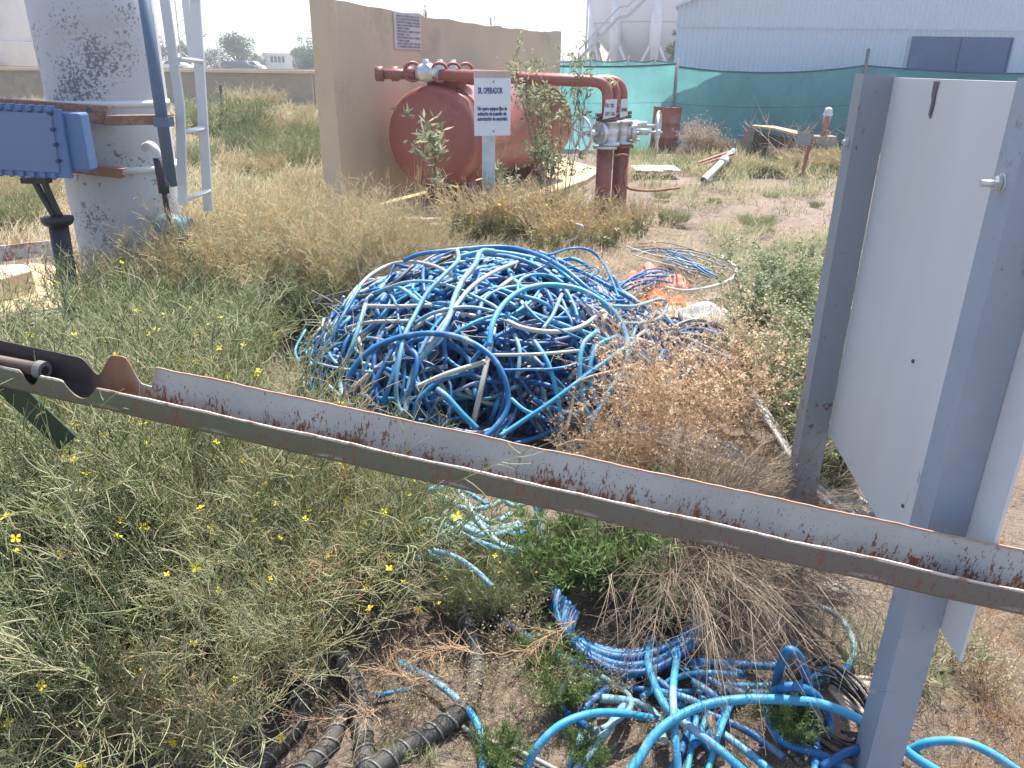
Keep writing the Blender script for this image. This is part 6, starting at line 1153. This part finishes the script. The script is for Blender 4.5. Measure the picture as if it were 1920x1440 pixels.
# dry straw lying on the near dirt
def litter(name, n, zone, L, wid, mat_, label, tint, zmax=.02, ys=(1.05, 4)):
    V = Veg(); u = rng.uniform(0, 1, n); Y = 1/(1/ys[0]+(1/ys[1]-1/ys[0])*u); X = rng.uniform(-.75, .85, n)*(Y+1.1); px, py = proj(X, Y); k = np.array([rng.uniform() < zone(a, b) for a, b in zip(px, py)]); X, Y = X[k], Y[k]; N = len(X)
    a = rng.uniform(0, 6.28, N); d = np.stack([np.cos(a), np.sin(a), rng.normal(.05, .15, N)], 1); LL = L*rng.uniform(.3, 1.3, N); s = np.linspace(0, 1, 4)[None, :, None]; c = rng.normal(0, .25, (N, 3)); c[:, 2] = -.1
    P = np.stack([X, Y, rng.uniform(.002, zmax, N)], 1)[:, None]+LL[:, None, None]*(d[:, None]*s+c[:, None]*s*s); P[..., 2] = np.maximum(P[..., 2], .003); V.strands(P, wid, rng.uniform(*tint, N), 3); o = V.build(name, [mat_]); return tag(o, label, 'litter', kind='stuff')
litter('straw_litter', 26000, lambda a, b: .25+.6*(math.sin(a*.013)*math.sin(b*.017+1) > .1), .05, .0007, P_dry, 'thin dry straw strewn over the near dirt', (.2, 1))
litter('straw_mat', 9000, lambda a, b: 1.0*(560 < a < 1010 and b > 1180 and math.sin(a*.021+1)*math.sin(b*.03) > -.2), .06, .0008, P_dry, 'matted golden straw on the dirt around the spiral hoses', (.5, 1), .03, (1.05, 2.3))
litter('twig_litter', 16000, lambda a, b: .2+.8*(a > 1650 and b > 900), .028, .0009, P_twg, 'broken dark twigs and leaf crumbs strewn over the near dirt', (0, .7), .012)
litter('twig_litter', 16000, lambda a, b: 1.0*(a > 1180 and b > 330), .09, .002, P_twg, 'dark stalks strewn over the pinkish gravel', (.0, .9), .02, (6, 12))
V = Veg(); n_ = 2600; u = rng.uniform(0, 1, n_); Y = 1/(1/1.0+(1/12-1)*u); X = rng.uniform(-.7, .8, n_)*(Y+1.1); P0 = np.stack([X, Y, np.full(n_, .0)], 1); sz = rng.uniform(.002, .009, n_)*np.maximum(1, Y/5); off = unit(rng.normal(size=(n_, 6, 3)))*sz[:, None, None]*np.array([1, 1, .6]); ctr = P0[:, None]+off
OC = np.array([[1, 0, 0], [0, 1, 0], [-1, 0, 0], [0, -1, 0], [0, 0, .7], [0, 0, -.5]]); vv = P0[:, None]+OC[None]*sz[:, None, None]*rng.uniform(.7, 1.3, (n_, 6, 1)); q = np.array([[0, 1, 4, 4], [1, 2, 4, 4], [2, 3, 4, 4], [3, 0, 4, 4]])
mv, mf = vv.reshape(-1, 3), (np.array([[0, 1, 4], [1, 2, 4], [2, 3, 4], [3, 0, 4]])[None]+6*np.arange(n_)[:, None, None]).reshape(-1, 3)
me = bpy.data.meshes.new('pebbles'); me.from_pydata(mv.tolist(), [], mf.tolist()); me.materials.append(M_peb); o = bpy.data.objects.new('pebbles', me); C.objects.link(o); tag(o, 'small pebbles scattered on the bare dirt', 'pebbles', kind='stuff')
# seedy brown ground growth at the lower right corner
field('dry_ground_cover', 1500, lambda px, py, x, y: .8*(px > 1790 and py > 1020 or px > 1860 and py > 780), lambda a, b: .05, 16, .03, 3, .0009, 3, 1.2, .2, P_brn, (.1, .7), 3, 'ground cover', 'low brown crumbly growth at the lower right corner', (1.2, 3), .25)
field('near_sprouts', 1100, lambda px, py, x, y: .35*(py > 900 and px > 850), lambda a, b: .05, 10, .015, 3, .0008, 3, 1.2, .2, P_sil, (.2, .9), 1, 'ground cover', 'tiny green sprouts on the near dirt among the hoses', (1.1, 2.6), .2)
# long orange stems reaching out of the foreground thicket
for pts_, lb in (([(1080, 1130, .30), (1000, 1175, .30), (900, 1190, .30), (820, 1165, .32)], 'long orange brown stem arching out of the thicket above the spiral hose'), ([(880, 1185, .24), (820, 1192, .25), (740, 1186, .27)], 'short orange stem tip pointing at the spiral hose'), ([(700, 1306, .2), (660, 1318, .22), (560, 1315, .25)], 'straight orange stem lying over the spiral hose at the bottom'), ([(235, 1290, .35), (160, 1330, .33), (90, 1320, .33), (0, 1290, .34)], 'curved orange stem at the lower left'), ([(450, 1265, .35), (330, 1275, .36), (230, 1240, .38)], 'orange stem sagging across the lower left thicket'), ([(840, 1240, .22), (770, 1243, .24), (700, 1225, .26)], 'thin orange stem beside the light blue hose')):
    P_ = np.array([list(v_) for v_ in spline(T(pts_), 5)]); P_[:, 2] *= .8; P_[1:-1] += rng.normal(0, .003, (len(P_)-2, 3)); V = Veg(); S = P_[None]; V.strands(S, .0019, [.62], 3, taper=.6)
    A = grow(S, 26, .0, 1, .07, .7, .1, 5, .4, .1); V.strands(A, .0011, rnd(26, .45, 1), 3); B = grow(A, 90, .1, 1, .03, .9, .1, 4, .5, 0); V.strands(B, .0009, rnd(90, .3, 1), 3)
    o = V.build('orange_twig', [P_brn]); tag(o, lb, 'stem', 'orange stems of the thicket')

# ================================================================ trees far away
def crown(n, LL, blobs, mat_=P_far, dens=1):
    V = Veg(); tot = sum(b_[3]**2 for b_ in blobs)
    for cx, cy, cz, r_ in blobs:
        m_ = int(n*r_**2/tot); d = unit(rng.normal(size=(m_, 3))); p_ = d*r_*rng.uniform(.35, 1.05, (m_, 1))**.6; p_ *= 1+.25*np.sin(d[:, :1]*7+d[:, 1:2]*5+cx); p_ += [cx, cy, cz]
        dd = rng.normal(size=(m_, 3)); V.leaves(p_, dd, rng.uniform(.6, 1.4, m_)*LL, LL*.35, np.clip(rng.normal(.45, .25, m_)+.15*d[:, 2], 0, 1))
    return V
def tree(px, Y, top, wpx, label, sp='broad', n=2600, cat='tree'):
    x = AY(px, 115, Y).x; zt = AY(px, top, Y).z; w_ = wpx/FPX*Y*.5; e = empty('tree' if sp != 'cypress' else 'cypress', (x, Y, 0), label, cat, 'trees beyond the low wall')
    if sp == 'cypress': bl = [(0, 0, zt*(.15+.8*i/7), w_*(1.05-.9*(i/7)**1.5)) for i in range(8)]
    else:
        bl = [(rr.uniform(-.7, .7)*w_, rr.uniform(-.5, .5)*w_, zt*rr.uniform(.35, .8), w_*rr.uniform(.25, .48)) for _ in range(13)]; bl = [(a, b_, c if c+r_ < zt else zt-r_, r_) for a, b_, c, r_ in bl]+[(0, 0, zt-w_*.33, w_*.3), (-.5*w_, 0, zt*.3, w_*.4), (.5*w_, 0, zt*.3, w_*.4)]
    c_ = crown(n, max(.16, w_*.085), bl).build('crown', [P_far]); c_.parent = e
    mb = MB(); mb.tube([(x, Y, 0), (x+.1, Y, zt*.3), (x-.05, Y, zt*.62)], [w_*.07, w_*.05, w_*.02], 8)
    for k in range(5): a = k*1.3; mb.tube([(x, Y, zt*.3), (x+math.cos(a)*w_*.5, Y+math.sin(a)*w_*.5, zt*.6)], [w_*.035, w_*.01], 6)
    mb.build('trunk', P_bark, e)
tree(447, 112, 62, 80, 'large round grey green tree behind the street lamp', n=4200)
tree(403, 116, 88, 48, 'lower dark green tree left of the large round one'); tree(302, 108, 62, 46, 'green tree between the mast and the ladder', n=3000); tree(345, 112, 72, 30, 'thin grey tree seen between the ladder rails')
tree(566, 100, 66, 40, 'blue green tree between the small building and the tan wall', n=2600); tree(590, 95, 84, 66, 'bright green tree right of the small white building', n=3600); tree(592, 104, 48, 46, 'taller blue green tree just left of the tan wall', n=2800); tree(482, 118, 100, 34, 'small dark tree beside the white building')
for px, tp, od in ((497, 92, 'leftmost'), (504, 93, 'second from left'), (514, 92, 'broadest'), (519, 90, 'slim third from right'), (528, 90, 'second from right'), (539, 88, 'rightmost')): tree(px, 170, tp, 7 if px != 514 else 13, od+' of the dark cypresses above the small white building', 'cypress', 500)
tree(1262, 60, 56, 30, 'dark green tree squeezed between the sphere tank and the shed', n=2600); tree(1070, 130, 104, 46, 'low dark tree just right of the tan wall in the distance', n=900); tree(1078, 135, 108, 60, 'farther low tree line bit behind the net fence', n=900)
mb = MB()
rng2 = random.Random(3)
for px, hz_ in ((925, 34), (800, 22)):
    V = Veg(); q_ = AY(px, 60, 40); S = stems(9, .12, .9, .25, 0, 6, .03, .3)*.9; V.strands(S, .012, rnd(9, .2, .6), 3); A = grow(S, 60, .3, 1, .2, .8); V.strands(A, .006, rnd(60, .2, .8), 3)
    base_z = AY(px, 52 if px == 925 else 36, 40).z-.15
    e = empty('treetop', (q_.x, 40, 0), 'thin bare treetop peeking over the tan wall '+('near its right end' if px == 925 else 'beside the instruction board'), 'tree'); o = V.build('crown', [P_far]); o.parent = e; o.location = (0, 0, base_z); mb = MB(); mb.tube([(q_.x, 40, 0), (q_.x, 40, base_z+.1)], [.1, .03], 8); mb.build('trunk', P_bark, e)

# ---------- the dusty air
mb = MB(); mb.box((0, 370, 19), (900, 1000, 41)); hz_o = mb.build('haze', bpy.data.materials.new('haze_air')); tag(hz_o, kind='stuff'); hm = hz_o.data.materials[0]; hm.use_nodes = True; hn = hm.node_tree
hn.nodes.remove(hn.nodes['Principled BSDF']); pv = hn.nodes.new('ShaderNodeVolumePrincipled'); pv.inputs['Color'].default_value = (.9, .94, 1, 1); pv.inputs['Density'].default_value = .002; pv.inputs['Anisotropy'].default_value = .3
hn.links.new(pv.outputs[0], hn.nodes['Material Output'].inputs['Volume'])
